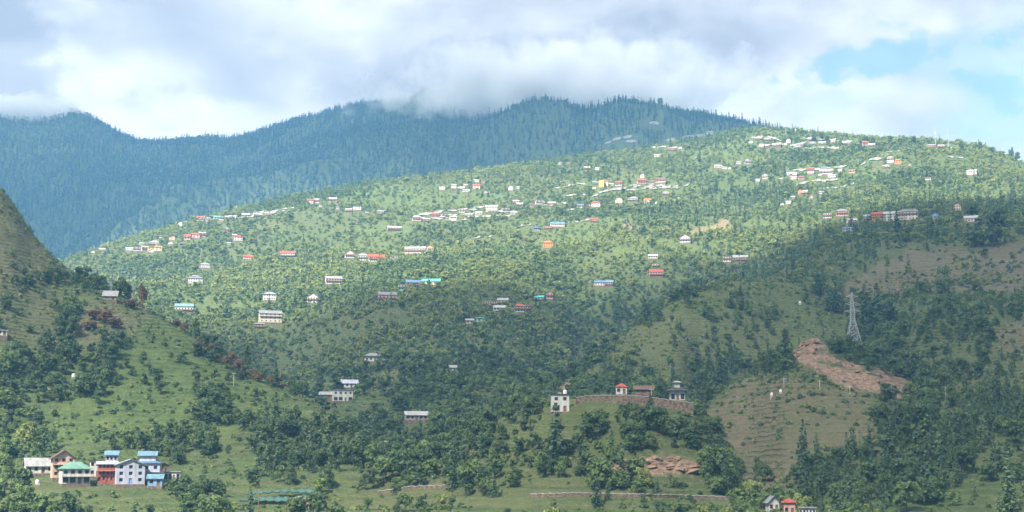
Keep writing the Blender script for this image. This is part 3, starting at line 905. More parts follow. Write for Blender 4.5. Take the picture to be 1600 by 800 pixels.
house(617, 405, 15, 1, 'flat', 'grey', 'grey', 'small grey concrete house beside the long red roofed house', 0, front=14, **LOW)
house(649, 397, 32, 2, 'gable', 'white', 'pale grey', 'long white terrace house with pale roof in the middle orchard row', -8, win=7, front=16, **LOW)
house(671, 395, 13, 2, 'gable_front', 'pink', 'red', 'small red roofed house at the end of the long terrace house', 0, front=16, **LOW)
house(812, 489, 18, 2, 'hip', 'white', 'red', 'white house with round red roof at the wood edge', 6, hst=2.5, front=18, **LOW)
house(824, 484, 9, 1, 'gable', 'pink', 'brown', 'tiny pink hut beside the round red roof', 0, front=12, cat='hut', name='hut', **LOW)
house(843, 470, 14, 1, 'gable', 'teal', 'teal', 'small teal roofed hut by the wood edge above the red roofed house', -10, front=12, cat='hut', name='hut', **LOW)
house(859, 468, 10, 2, 'gable_front', 'pink', 'slate', 'narrow pink house next to the small teal hut', 0, front=12, **LOW)
house(751, 504, 12, 1, 'shed', 'teal', 'teal', 'bright turquoise shed in the lower wood', 12, front=14, cat='shed', name='shed', **LOW)
house(734, 507, 12, 1, 'gable', 'pink', 'pale grey', 'small pinkish cottage beside the turquoise shed', 0, front=14, **LOW)
house(780, 487, 18, 1, 'gable', 'white', 'white', 'pale roofed house below the cream terrace of stalls', 4, front=14, **LOW)
house(765, 477, 22, 1, 'flat', 'cream', 'white', 'cream flat roofed house on the terrace above the turquoise shed', 0, front=14, win=6, **LOW)
house(786, 475, 16, 1, 'gable', 'cream', 'white', 'cream gabled house on the terrace above the turquoise shed', -6, front=14, **LOW)
house(937, 447, 16, 1, 'gable', 'white', 'blue', 'white house with bright blue roof at the dark wood edge', 4, hst=3.2, front=16, **LOW)
house(951, 446, 15, 1, 'gable', 'lavender', 'sky blue', 'house with sky blue roof joined beside the bright blue roof', -8, hst=2.6, front=16, **LOW)
house(1025, 431, 21, 1, 'gable', 'pink', 'red', 'long red roofed house among dark conifers below the tan scar', 6, hst=3.4, front=18, **LOW)
house(1020, 405, 14, 1, 'gable', 'white', 'white', 'white roofed hut among conifers uphill of the long red roof', 4, front=14, cat='hut', name='hut', **LOW)
house(1024, 417, 9, 1, 'flat', 'white', 'white', 'tiny white block between the hut and the long red roof', 0, front=12, cat='hut', name='hut', **LOW)
house(1071, 380, 16, 2, 'gable_front', 'lavender', 'white', 'pale lavender house beside the tan bare scar', -6, front=14, rmin=900, rmax=2600)
UP = dict(rmin=1000, rmax=2640, front=12)
house(856, 388, 15, 2, 'hip', 'orange', 'orange', 'bright orange house in the open sunlit meadow', 4, **UP)
house(1136, 410, 12, 2, 'flat', 'white', 'white', 'white cube house at the end of the dark long barn', 0, **UP)
house(1157, 408, 22, 1, 'gable', 'stone', 'pale grey', 'long dark barn with pale ridge roof beside the white cube house', 0, hst=3.2, win=6, cat='barn', name='barn', **UP)
house(1329, 362, 24, 1, 'gable', 'lavender', 'blue', 'long low building with deep blue roof below the hamlet above the brown slope', 0, win=6, depth=5, **UP)
house(1293, 342, 13, 2, 'flat', 'white', 'grey', 'white flat roofed house at the end of the hamlet above the brown slope', 0, **UP)
house(1316, 339, 18, 2, 'hip', 'pink', 'slate', 'pinkish house with slate hip roof in the hamlet above the brown slope', 4, **UP)
house(1331, 349, 14, 1, 'gable', 'white', 'pale grey', 'small white tilted cottage below the slate roofed pinkish house', 14, **UP)
house(1357, 343, 13, 1, 'gable', 'sky blue' if 'sky blue' in WALLS else 'blue', 'sky blue', 'small sky blue shed beside the orange fronted house', 0, cat='shed', name='shed', **UP)
house(1372, 348, 18, 3, 'gable', 'orange', 'red', 'orange fronted three storey house with red roof in the hamlet above the brown slope', 0, hst=2.6, balcony='orange', **UP)
house(1395, 347, 26, 3, 'gable', 'white', 'white', 'tall white three storey house beside the orange fronted house', 0, hst=2.5, win=6, **UP)
house(1420, 345, 30, 3, 'hip', 'cream', 'pale grey', 'large cream three storey house with pale hip roof in the hamlet above the brown slope', -6, hst=2.7, win=6, second=(0.55, 'flat', 'white'), **UP)
house(1437, 347, 12, 1, 'flat', 'grey', 'grey', 'low grey annex beside the large cream house', 0, **UP)
house(1460, 342, 14, 1, 'gable_front', 'blue', 'white', 'pale blue cottage next to the grey annex', 10, **UP)
house(1526, 348, 34, 1, 'gable', 'white', 'white', 'long white hall with white roof under the dark round trees', 0, hst=3.4, win=8, **UP)
house(1496, 330, 10, 2, 'gable_front', 'peach', 'brown', 'small peach house alone on terraces above the long white hall', 0, **UP)
house(838, 361, 9, 2, 'flat', 'blue', 'white', 'narrow pale blue house beside the blue roofed meadow farm', 0, **UP)
house(871, 355, 22, 1, 'gable', 'white', 'blue', 'white meadow farm with blue roof above the orange house', 6, hst=3.3, **UP)
house(856, 358, 12, 1, 'flat', 'pink', 'white', 'low pink annex of the blue roofed meadow farm', 0, **UP)
house(928, 347, 10, 1, 'gable', 'pink', 'red', 'small pink house at the end of the pale net above the meadow', 0, **UP)

# ---- upper village rows: (x, y, width px, storeys, roof kind, wall, roof colour)
ROWS = {
    'in the hamlet above the spur pylons': [(203, 392, 13, 1, 'gable', 'white', 'white'), (214, 393, 14, 2, 'flat', 'lavender', 'white'), (226, 393, 12, 2, 'gable', 'white', 'pale grey'), (236, 394, 13, 2, 'flat', 'yellow', 'white'), (247, 393, 12, 2, 'gable', 'cream', 'orange'),
                                  (241, 383, 18, 1, 'hip', 'white', 'white'), (222, 384, 9, 1, 'gable', 'cream', 'pale grey'), (269, 376, 9, 2, 'gable_front', 'peach', 'red'), (160, 393, 10, 1, 'gable', 'white', 'white')],
    'in the pink row above that hamlet': [(293, 375, 12, 2, 'gable', 'peach', 'red'), (306, 373, 14, 2, 'gable', 'pink', 'red'), (316, 371, 12, 2, 'gable', 'white', 'pale grey'), (285, 382, 10, 1, 'flat', 'white', 'white'), (372, 377, 15, 2, 'hip', 'white', 'red'), (354, 364, 11, 2, 'hip', 'white', 'slate'),
                                                         (282, 351, 7, 2, 'gable_front', 'white', 'white'), (291, 349, 6, 2, 'flat', 'white', 'white')],
    'on the rim facing blue forest': [(314, 346, 14, 2, 'gable', 'white', 'red'), (326, 345, 11, 1, 'hip', 'cream', 'pale grey'), (340, 343, 15, 1, 'gable', 'teal', 'sky blue'), (364, 342, 14, 1, 'gable', 'white', 'pale grey'), (384, 339, 14, 1, 'gable', 'white', 'white'), (402, 339, 16, 1, 'gable', 'white', 'pale grey'),
                                          (420, 337, 12, 1, 'hip', 'white', 'white'), (485, 319, 12, 2, 'gable', 'pink', 'red'), (495, 318, 10, 2, 'gable', 'white', 'pale grey'), (520, 317, 14, 2, 'gable', 'white', 'white'), (545, 331, 12, 1, 'gable', 'white', 'pale grey'), (558, 329, 14, 2, 'flat', 'cream', 'white'), (595, 334, 12, 1, 'gable', 'lavender', 'slate')],
    'in the long pale village row': [(651, 346, 16, 2, 'hip', 'white', 'white'), (667, 346, 12, 1, 'gable', 'white', 'pale grey'), (680, 341, 14, 2, 'gable', 'pink', 'red'), (695, 341, 13, 2, 'flat', 'white', 'white'), (708, 343, 13, 1, 'gable', 'cream', 'pale grey'), (722, 333, 12, 2, 'flat', 'white', 'white'),
                                     (733, 339, 14, 1, 'gable', 'white', 'pale grey'), (748, 336, 12, 1, 'gable', 'cream', 'white'), (768, 330, 22, 2, 'gable', 'white', 'white'), (790, 332, 14, 2, 'flat', 'white', 'white'), (803, 336, 12, 1, 'gable', 'white', 'pale grey'), (616, 360, 26, 1, 'gable', 'white', 'pale grey')],
    'under the slope rim trees': [(691, 297, 11, 2, 'flat', 'white', 'white'), (709, 295, 9, 2, 'gable', 'white', 'pale grey'), (721, 297, 13, 1, 'gable', 'cream', 'white'), (728, 301, 12, 1, 'gable', 'white', 'white'), (745, 296, 14, 2, 'gable', 'pink', 'red'), (761, 302, 9, 1, 'flat', 'white', 'white'), (744, 285, 9, 1, 'gable', 'white', 'white'),
                                              (798, 298, 9, 2, 'gable_front', 'white', 'white'), (806, 318, 12, 1, 'gable', 'cream', 'pale grey'), (876, 258, 8, 1, 'gable', 'white', 'pale grey'), (917, 265, 11, 1, 'gable', 'white', 'white'), (933, 266, 8, 1, 'gable', 'cream', 'white')],
    'around the yellow tower house': [(930, 288, 10, 1, 'gable', 'white', 'sky blue'), (940, 293, 10, 4, 'flat', 'yellow', 'orange'), (947, 292, 8, 3, 'gable', 'peach', 'red'), (967, 291, 13, 2, 'gable', 'white', 'red'), (955, 291, 8, 1, 'gable', 'white', 'white'), (1002, 288, 16, 2, 'gable', 'pink', 'red'), (1018, 289, 10, 2, 'gable', 'peach', 'brown'),
                                     (1033, 286, 18, 2, 'gable', 'cream', 'brown'), (1004, 279, 7, 2, 'gable_front', 'white', 'white'), (931, 324, 17, 2, 'hip', 'white', 'red'), (907, 324, 12, 1, 'gable', 'white', 'blue'), (967, 318, 13, 2, 'gable_front', 'cream', 'white'), (990, 314, 18, 1, 'hip', 'white', 'pale grey'),
                                     (1012, 316, 13, 1, 'gable', 'cream', 'orange'), (1040, 305, 13, 1, 'hip', 'lavender', 'pale grey'), (842, 320, 13, 2, 'flat', 'white', 'white'), (862, 321, 14, 1, 'gable', 'cream', 'white'), (812, 322, 12, 1, 'gable', 'white', 'pale grey'), (1122, 263, 14, 1, 'gable', 'white', 'white'),
                                     (1132, 265, 9, 1, 'gable', 'cream', 'pale grey'), (1168, 257, 11, 2, 'hip', 'lavender', 'grey'), (1154, 257, 9, 1, 'gable', 'white', 'pale grey')],
    'in the village below the masts': [(1237, 275, 18, 1, 'gable', 'white', 'white'), (1240, 281, 12, 1, 'gable', 'cream', 'pale grey'), (1252, 281, 10, 2, 'flat', 'pink', 'white'), (1267, 272, 12, 3, 'gable', 'pink', 'red'), (1287, 268, 10, 2, 'gable', 'white', 'blue'), (1291, 273, 24, 2, 'gable', 'white', 'white'), (1300, 278, 14, 1, 'gable', 'white', 'pale grey'),
                                   (1332, 271, 12, 2, 'flat', 'peach', 'white'), (1392, 255, 12, 3, 'hip', 'white', 'grey'), (1384, 263, 14, 1, 'hip', 'white', 'pale grey'), (1403, 257, 12, 2, 'hip', 'orange', 'orange'), (1196, 280, 11, 2, 'gable_front', 'white', 'white'), (1250, 304, 8, 2, 'gable_front', 'orange', 'orange'),
                                   (1256, 303, 14, 1, 'gable', 'white', 'white'), (1282, 304, 10, 1, 'gable', 'cream', 'pale grey'), (1232, 319, 9, 1, 'gable', 'white', 'white'), (1519, 274, 17, 2, 'gable', 'white', 'pale grey'), (1450, 282, 10, 1, 'gable', 'cream', 'brown')],
    'along the sunlit skyline': [(1185, 219, 13, 1, 'gable', 'white', 'white'), (1200, 220, 12, 1, 'gable', 'white', 'pale grey'), (1190, 230, 9, 2, 'flat', 'pink', 'white'), (1214, 229, 16, 1, 'gable', 'white', 'white'), (1232, 224, 8, 2, 'gable_front', 'white', 'white'), (1250, 229, 12, 1, 'gable', 'cream', 'pale grey'),
                                (1270, 220, 15, 1, 'gable', 'white', 'white'), (1285, 226, 13, 1, 'gable', 'cream', 'pale grey'), (1301, 222, 12, 1, 'gable', 'white', 'white'), (1322, 226, 14, 1, 'gable', 'peach', 'white'), (1352, 228, 11, 2, 'gable', 'pink', 'red'), (1362, 229, 12, 1, 'gable', 'white', 'white'),
                                (1455, 231, 18, 1, 'hip', 'stone', 'slate'), (1470, 231, 12, 1, 'gable', 'cream', 'pale grey'), (1027, 246, 12, 1, 'gable', 'white', 'white'), (1050, 236, 13, 1, 'gable', 'pink', 'brown')],
}
SW = {1: 'low', 2: 'two storey', 3: 'three storey', 4: 'tall four storey'}
RK = {'gable': 'pitched', 'gable_front': 'front gabled', 'flat': 'flat', 'hip': 'hipped'}
_rr = random.Random(11)
for where, rows in ROWS.items():                       # small outhouses stand among the rows
    extra = []
    for (x, y, w, st, rk, wc, rc) in rows:
        if _rr.random() < 0.55:
            extra.append((x + _rr.choice([-1, 1]) * _rr.uniform(9, 20), y + _rr.uniform(-4, 7), _rr.uniform(5, 8), 1, _rr.choice(['gable', 'flat', 'gable_front']), _rr.choice(['white', 'stone', 'cream', 'brown']), _rr.choice(['slate', 'grey', 'pale grey', 'brown', 'white'])))
    rows.extend(extra)
for where, rows in ROWS.items():
    for (x, y, w, st, rk, wc, rc) in rows:
        house(x, y, w * 0.82, st, rk, wc, rc, '%s %s house with %s %s roof %s' % (SW[st], wc, RK[rk], rc, where), random.uniform(-12, 12), rmin=1000, rmax=2640, front=8, hst=2.45, win=max(2, int(w / 5)), group='houses ' + where)

# ---- pale orchard nets draped along the terraces
NETS = [([(655, 337), (700, 332), (745, 330)], 5), ([(700, 339), (760, 334), (808, 330)], 5), ([(740, 327), (800, 322)], 4), ([(664, 346), (720, 343), (800, 337)], 5),
        ([(865, 298), (900, 289), (915, 290)], 5), ([(880, 306), (915, 305)], 4), ([(925, 307), (960, 297), (1010, 297)], 6), ([(935, 301), (980, 294), (1060, 291)], 5), ([(1000, 296), (1060, 294), (1080, 286)], 4),
        ([(885, 331), (915, 327)], 4), ([(895, 350), (930, 345)], 4), ([(850, 321), (885, 319)], 4), ([(335, 344), (380, 339), (445, 331)], 4), ([(400, 336), (440, 330), (460, 327)], 4), ([(740, 375), (780, 366)], 4),
        ([(1010, 233), (1060, 232)], 5), ([(1175, 218), (1200, 216), (1225, 223)], 5), ([(1185, 230), (1225, 228)], 4), ([(1235, 228), (1290, 224)], 5), ([(1255, 219), (1300, 218)], 4), ([(1300, 223), (1345, 225)], 4), ([(1240, 233), (1270, 231), (1310, 232)], 4),
        ([(1240, 268), (1290, 266), (1330, 259)], 5), ([(1345, 258), (1360, 250), (1385, 247)], 6), ([(1245, 290), (1270, 284), (1310, 282)], 5), ([(1280, 298), (1310, 295), (1335, 286)], 4), ([(1385, 238), (1415, 235)], 4),
        ([(1040, 222), (1075, 213), (1110, 210), (1145, 207)], 6), ([(1065, 216), (1120, 210)], 4), ([(945, 224), (965, 218), (988, 212)], 4), ([(978, 224), (1002, 223)], 4), ([(1015, 195), (1030, 196)], 4), ([(1480, 248), (1510, 250)], 3), ([(1085, 250), (1105, 247)], 3), ([(805, 356), (830, 350)], 3)]


def ribbon(name, mat, pix, hpx, rmin, rmax, lift, label, cat, group=None, thick=0.3, wob=0.6):
    P = np.array(pix, float)
    L = np.concatenate([[0], np.cumsum(np.hypot(*np.diff(P, axis=0).T))])
    n = max(6, int(L[-1] / 2.2))
    s = np.linspace(0, L[-1], n)
    pts = [hit(np.interp(t, L, P[:, 0]), np.interp(t, L, P[:, 1]), rmin, rmax) for t in s]
    X = np.array([p[:3] for p in pts])
    rm = np.median([p[3] for p in pts])
    bad = np.abs(np.array([p[3] for p in pts]) - rm) > 0.12 * rm
    X[bad] = np.nan
    for c in range(3):
        okm = ~np.isnan(X[:, c])
        X[:, c] = np.interp(np.arange(n), np.nonzero(okm)[0], X[okm, c])
    w = hpx * rm / F_PX / 0.33 * 0.9             # extent up the slope for the height it shows
    w = min(w * 0.7, 8 if rm < 2700 else 22)
    c = X.mean(0)
    mb = MB()
    rows = 4
    V = []
    for i in range(n):
        d = X[i, :2] / np.linalg.norm(X[i, :2])
        end = min(1.0, min(i, n - 1 - i) / 2.0 + 0.35)
        for k in range(rows):
            t = (k / (rows - 1) - 0.5) * end
            q = X[i, :2] + d * w * t
            z = float(ground(q[0], q[1])[0]) + lift + wob * math.sin(i * 1.1 + k) * random.uniform(0.4, 1.0) + (0.45 * w * 0.33 * (t + 0.5))
            V.append((q[0] - c[0], q[1] - c[1], z - c[2]))
    top = [(a, b, z + thick) for a, b, z in V]
    o_ = len(V)
    Fc = []
    for i in range(n - 1):
        for k in range(rows - 1):
            a, b, e, f = i * rows + k, (i + 1) * rows + k, (i + 1) * rows + k + 1, i * rows + k + 1
            Fc += [(a, f, e, b), (a + o_, b + o_, e + o_, f + o_)]
    for i in range(n - 1):
        for k in (0, rows - 1):
            a, b = i * rows + k, (i + 1) * rows + k
            Fc.append((a, b, b + o_, a + o_) if k == 0 else (b, a, a + o_, b + o_))
    for i in (0, n - 1):
        for k in range(rows - 1):
            a, b = i * rows + k, i * rows + k + 1
            Fc.append((b, a, a + o_, b + o_) if i == 0 else (a, b, b + o_, a + o_))
    mb.poly(V + top, Fc)
    ob = mb.build(name, mat, smooth=True)
    ob.location = c
    for p in X[::2]:
        SITES.append((p[0], p[1], w * 0.5 + 1.0, 9 + 0.003 * rm))
    return tag(ob, label, cat, group)


def net_pieces(pix):
    """a run of netting is several separate pieces with gaps and small steps between them"""
    P = np.array(pix, float)
    L = np.concatenate([[0], np.cumsum(np.hypot(*np.diff(P, axis=0).T))])
    t, out = 0.0, []
    while t < L[-1] - 5:
        e_ = min(L[-1], t + random.uniform(9, 24))
        dy = random.uniform(-2.2, 2.2)
        out.append([(np.interp(q, L, P[:, 0]), np.interp(q, L, P[:, 1]) + dy + random.uniform(-0.7, 0.7)) for q in np.linspace(t, e_, 4)])
        t = e_ + random.uniform(0.5, 6)
    return out


for pix, hpx in NETS:
    xm, ym = np.mean([p[0] for p in pix]), np.mean([p[1] for p in pix])
    far = ym < 228 and xm < 1160
    where = ('on the dark ridge shoulder' if far else 'along the sunlit skyline' if ym < 240 and xm > 1160 else 'in the village below the masts' if xm > 1200 else 'around the yellow tower house' if xm > 840 else 'in the long pale village row' if xm > 600 else 'on the rim facing the blue forest')
    for piece in net_pieces(pix):
        ribbon('orchard_net', M_net['white'], piece, hpx * random.uniform(0.5, 0.9), 2700 if far else 1000, 4200 if far else 2640, 1.3, 'pale wavy orchard net draped along terraces ' + where, 'orchard net', 'pale orchard nets ' + where)
ribbon('orchard_net', M_net['teal'], [(384, 780), (440, 776), (492, 777)], 5, 400, 560, 1.6, 'long teal orchard net over the bottom terrace beside the stone shed', 'orchard net', wob=0.3)
ribbon('orchard_net', M_net['teal'], [(372, 790), (410, 788), (450, 788)], 4, 400, 560, 1.4, 'short teal orchard net below the longer teal net', 'orchard net', wob=0.3)

# ---- stone retaining wall round the knoll top
def wall_line(name, mat, pix, h, rfix, label, cat='wall', thick=0.6, under=1.5, coping=True, rmin=400, rmax=900):
    P = np.array(pix, float)
    L = np.concatenate([[0], np.cumsum(np.hypot(*np.diff(P, axis=0).T))])
    n = max(6, int(L[-1] / 4))
    s = np.linspace(0, L[-1], n)
    pts = []
    for t in s:
        x, y = np.interp(t, L, P[:, 0]), np.interp(t, L, P[:, 1])
        if rfix:
            th = float(pix_dir(x, y)[0])
            X, Y = rfix * math.sin(th), rfix * math.cos(th)
            z_top = rfix * float(pix_dir(x, y)[1])
            pts.append((X, Y, z_top - h))
        else:
            pts.append(hit(x, y, rmin, rmax)[:3])
    X = np.array(pts)
    c = X.mean(0)
    body, cop = MB(), MB()
    for i in range(n - 1):
        a, b = X[i] - c, X[i + 1] - c
        t = b - a
        nrm = np.array([-t[1], t[0], 0])
        nrm = nrm / np.linalg.norm(nrm) * thick / 2
        j0, j1 = 0.12 * math.sin(i * 2.1), 0.12 * math.sin((i + 1) * 2.1)
        body.hexa([a - nrm - (0, 0, under), b - nrm - (0, 0, under), b + nrm - (0, 0, under), a + nrm - (0, 0, under), a - nrm + (0, 0, h + j0), b - nrm + (0, 0, h + j1), b + nrm + (0, 0, h + j1), a + nrm + (0, 0, h + j0)])
        n2 = nrm * 1.35
        cop.hexa([a - n2 + (0, 0, h + j0 + .005), b - n2 + (0, 0, h + j1 + .005), b + n2 + (0, 0, h + j1 + .005), a + n2 + (0, 0, h + j0 + .005), a - n2 + (0, 0, h + j0 + .25), b - n2 + (0, 0, h + j1 + .25), b + n2 + (0, 0, h + j1 + .25), a + n2 + (0, 0, h + j0 + .25)])
        SITES.append((X[i][0], X[i][1], 2.2, 7.0))
    o = link(bpy.data.objects.new(name, None))
    o.location = c
    body.build('masonry', mat, o)
    if coping:
        cop.build('coping', M_conc, o)
    return tag(o, label, cat)


wall_line('retaining_wall', M_stone, [(900, 622), (915, 619), (945, 618), (985, 618), (1015, 621), (1050, 626), (1083, 630)], 2.5, 519, 'long curved rubble stone retaining wall round the knoll top', under=3.5)
wall_line('field_wall', M_stone, [(830, 777), (900, 775), (1000, 777), (1080, 779), (1140, 781)], 0.9, None, 'low pale stone field wall crossing the foot of the knoll', coping=True, rmax=520)
wall_line('field_wall', M_stone, [(590, 772), (640, 764), (700, 762)], 0.8, None, 'low stone terrace wall in the bottom fields by the gully', rmax=560)

# ---- earth slide rubble
def boulder_mesh(seed, k=2):
    bm = bmesh.new()
    bmesh.ops.create_icosphere(bm, subdivisions=k, radius=1.0)
    r_ = random.Random(seed)
    off = [r_.uniform(0, 10) for _ in range(3)]
    for v_ in bm.verts:
        f = 1 + 0.28 * math.sin(v_.co.x * 3 + off[0]) * math.cos(v_.co.y * 3.3 + off[1]) + 0.16 * math.sin(v_.co.z * 5 + off[2]) + r_.uniform(-0.08, 0.08)
        v_.co *= f
        v_.co.z *= 0.7
    me = bpy.data.meshes.new('boulder')
    bm.to_mesh(me)
    bm.free()
    return me


M_earth = plain_material('slide_earth', (0.34, 0.24, 0.185), 0.95, 0.3, 0.8)
M_orange = plain_material('slide_rock', (0.19, 0.125, 0.085), 0.95, 0.35, 1.0)
BM = [boulder_mesh(i, 2) for i in range(5)]
for me in BM:
    me.materials.append(M_orange)


def boulders(n, poly, rmin, rmax, size, label, group):
    xs, ys = [p[0] for p in poly], [p[1] for p in poly]
    k = 0
    while k < n:
        x, y = random.uniform(min(xs), max(xs)), random.uniform(min(ys), max(ys))
        if not in_poly(np.array([x]), np.array([y]), poly)[0]:
            continue
        X, Y, Z, r = hit(x, y, rmin, rmax)
        o = link(bpy.data.objects.new('boulder', BM[k % 5]))
        s = random.uniform(0.4, 1.0) ** 1.6 * size
        o.location = (X, Y, Z + 0.1 * s)
        o.scale = (s * random.uniform(0.9, 1.8), s, s * random.uniform(0.6, 1.1))
        o.rotation_euler = (random.uniform(-.3, .3), random.uniform(-.3, .3), random.uniform(0, 6))
        tag(o, label, 'boulder', group)
        k += 1


boulders(46, P_CLIFF, 430, 560, 1.6, 'rust brown broken boulder in the rock scar under the knoll', 'boulders of the rock scar')
boulders(34, P_SLIDE, 600, 850, 1.3, 'pale brown boulder on the fresh earth slide below the pylon', 'boulders of the earth slide')
boulders(14, [(1238, 548), (1262, 528), (1282, 535), (1278, 556), (1245, 560)], 600, 850, 3.2, 'large reddish block at the head of the earth slide', 'blocks at the head of the earth slide')

# ---- pylons, poles, masts, tanks
def pylon(x, ytop, ybase, label, r=None, rmin=600, rmax=900, base_w=9.0, waist=0.55, arms=3, wt=2.2, arm_l=3.4, tk=0.13, platform=True):
    X, Y, Z, rr = hit(x, ybase, rmin, rmax)
    if r:
        th = float(pix_dir(x, ybase)[0])
        X, Y, rr = r * math.sin(th), r * math.cos(th), r
        Z = float(ground(X, Y)[0])
    ztop = rr * float(pix_dir(x, ytop)[1])
    H = ztop - Z
    o = stand('lattice_pylon', X, Y, Z, 12)

    def half(z):
        f = z / H
        return base_w / 2 + (wt / 2 - base_w / 2) * (f / waist) if f < waist else wt / 2 + (0.25 - wt / 2) * ((f - waist) / (1 - waist)) ** 1.6
    levels = [H * q for q in (0, 0.13, 0.25, 0.36, 0.46, 0.55, 0.64, 0.73, 0.82, 0.91, 1.0)]
    sg = ((-1, -1), (1, -1), (1, 1), (-1, 1))
    for a, b in sg:
        mb = MB()
        for z0, z1 in zip(levels[:-1], levels[1:]):
            mb.tube((a * half(z0), b * half(z0), z0 - (0.8 if z0 == 0 else 0)), (a * half(z1), b * half(z1), z1), tk * 1.25, tk * 1.1, 5)
        mb.build('leg', M_steel, o)
    for q in range(4):
        (a, b), (c, d) = sg[q], sg[(q + 1) % 4]
        mb = MB()
        for z0, z1 in zip(levels[:-1], levels[1:]):
            h0, h1 = half(z0), half(z1)
            mb.tube((a * h0, b * h0, z0), (c * h1, d * h1, z1), tk * 0.7, k=4)
            mb.tube((c * h0, d * h0, z0), (a * h1, b * h1, z1), tk * 0.7, k=4)
            mb.tube((a * h1, b * h1, z1), (c * h1, d * h1, z1), tk * 0.7, k=4)
        mb.build('bracing', M_steel, o)
    for i in range(arms):
        z = H * (0.68 + 0.12 * i)
        for s in (-1, 1):
            mb = MB()
            tip = (s * (half(z) + arm_l * (1 - 0.12 * i)), 0, z + 0.5)
            for yy in (-1, 1):
                mb.tube((s * half(z), yy * half(z), z), tip, tk * 0.8, k=4)
                mb.tube((s * half(z), yy * half(z), z + 1.3), tip, tk * 0.8, k=4)
            ar = mb.build('cross_arm', M_steel, o)
            MB().tube((tip[0], 0, tip[2] - 0.05), (tip[0], 0, tip[2] - 1.5), 0.10, k=6).build('insulator', M_conc, ar)
    if platform:
        mb = MB()
        mb.box(-base_w * 0.72, base_w * 0.95, -base_w * 0.62, base_w * 0.5, -3.0, 0.15)
        mb.build('footing', M_conc, o)
    SITES.append((X, Y, base_w * 0.8, 14))
    return tag(o, label, 'pylon')


pylon(1334, 457, 551, 'tall steel lattice pylon on a concrete pad above the earth slide', rmin=650, rmax=850, base_w=9.6)
pylon(180, 434, 470, 'pale lattice pylon behind the wooden roof on the spur crest', r=808, base_w=4.5, wt=1.5, arms=2, arm_l=5.0, tk=0.10, platform=False)
pylon(205, 437, 478, 'second pale lattice pylon beside the rust coloured tree on the spur crest', r=800, base_w=4.0, wt=1.3, arms=2, arm_l=4.0, tk=0.10, platform=False)
house(172, 470, 20, 1, 'shed', 'stone', 'pale grey', 'small hut with broad pale plank roof on the spur crest', -6, rmin=650, rmax=860, hst=1.6, front=10, cat='hut', name='hut', rise=3.4, win=2, depth=5)
house(3, 526, 14, 1, 'flat', 'white', 'white', 'tiny white hut on the dry terraces of the spur', 0, rmin=600, rmax=900, hst=2.2, front=6, cat='hut', name='hut', win=2)


def pole(x, ytop, ybase, label, mat=None, rmin=420, rmax=1000, r0=0.13, arm=True, name='utility_pole', cat='pole', group=None, dish=False, maxh=14):
    X, Y, Z, rr = hit(x, ybase, rmin, rmax)
    H = max(4.0, min(maxh, (ybase - ytop) * rr / F_PX))
    o = stand(name, X, Y, Z, 10)
    MB().tube((0, 0, -1), (0, 0, H), r0, r0 * 0.7, 6).build('shaft', mat or M_pole, o)
    if arm:
        MB().box(-0.9, 0.9, -0.06, 0.06, H - 0.7, H - 0.55).build('crossbar', mat or M_pole, o)
        for s in (-0.75, 0.0, 0.75):
            MB().tube((s, 0, H - 0.545), (s, 0, H - 0.25), 0.05, k=5).build('insulator', M_conc, o)
    if dish:
        MB().tube((0.1, -0.1, H - 1.5), (0.15, -0.5, H - 1.5), 0.6, 0.6, 10).build('dish', M_tank, o)
    return tag(o, label, cat, group)


for (x, yt, yb, rm) in ((603, 688, 715, 600), (608, 683, 705, 640), (600, 695, 718, 600)):
    pole(x, yt, yb, 'pale utility pole standing in the gully notch', rmin=430, rmax=rm + 160, group='utility poles in the gully notch')
for (x, yt, yb) in ((1225, 590, 606), (1281, 594, 609), (1328, 602, 616)):
    pole(x, yt, yb, 'pale utility pole on the rim of the brown slope', rmin=600, rmax=860, group='utility poles on the rim of the brown slope')
for (x, yt, yb) in ((1465, 603, 624), (1478, 604, 627)):
    pole(x, yt, yb, 'pale utility pole beyond the toe of the earth slide', rmin=600, rmax=860, group='utility poles beyond the toe of the earth slide')
pole(365, 582, 603, 'pale utility pole beside the rusty shrubs of the spur', rmin=500, rmax=760)
pole(404, 770, 800, 'dark utility pole beside the teal netting', M_frame['brown'], rmin=420, rmax=560, r0=0.16)
pole(1018, 588, 618, 'slim pole behind the stone wall of the knoll', rmin=525, rmax=545)
pole(1227, 418, 436, 'pale pole on the terraced meadow beside the brown slope', rmin=900, rmax=1400)
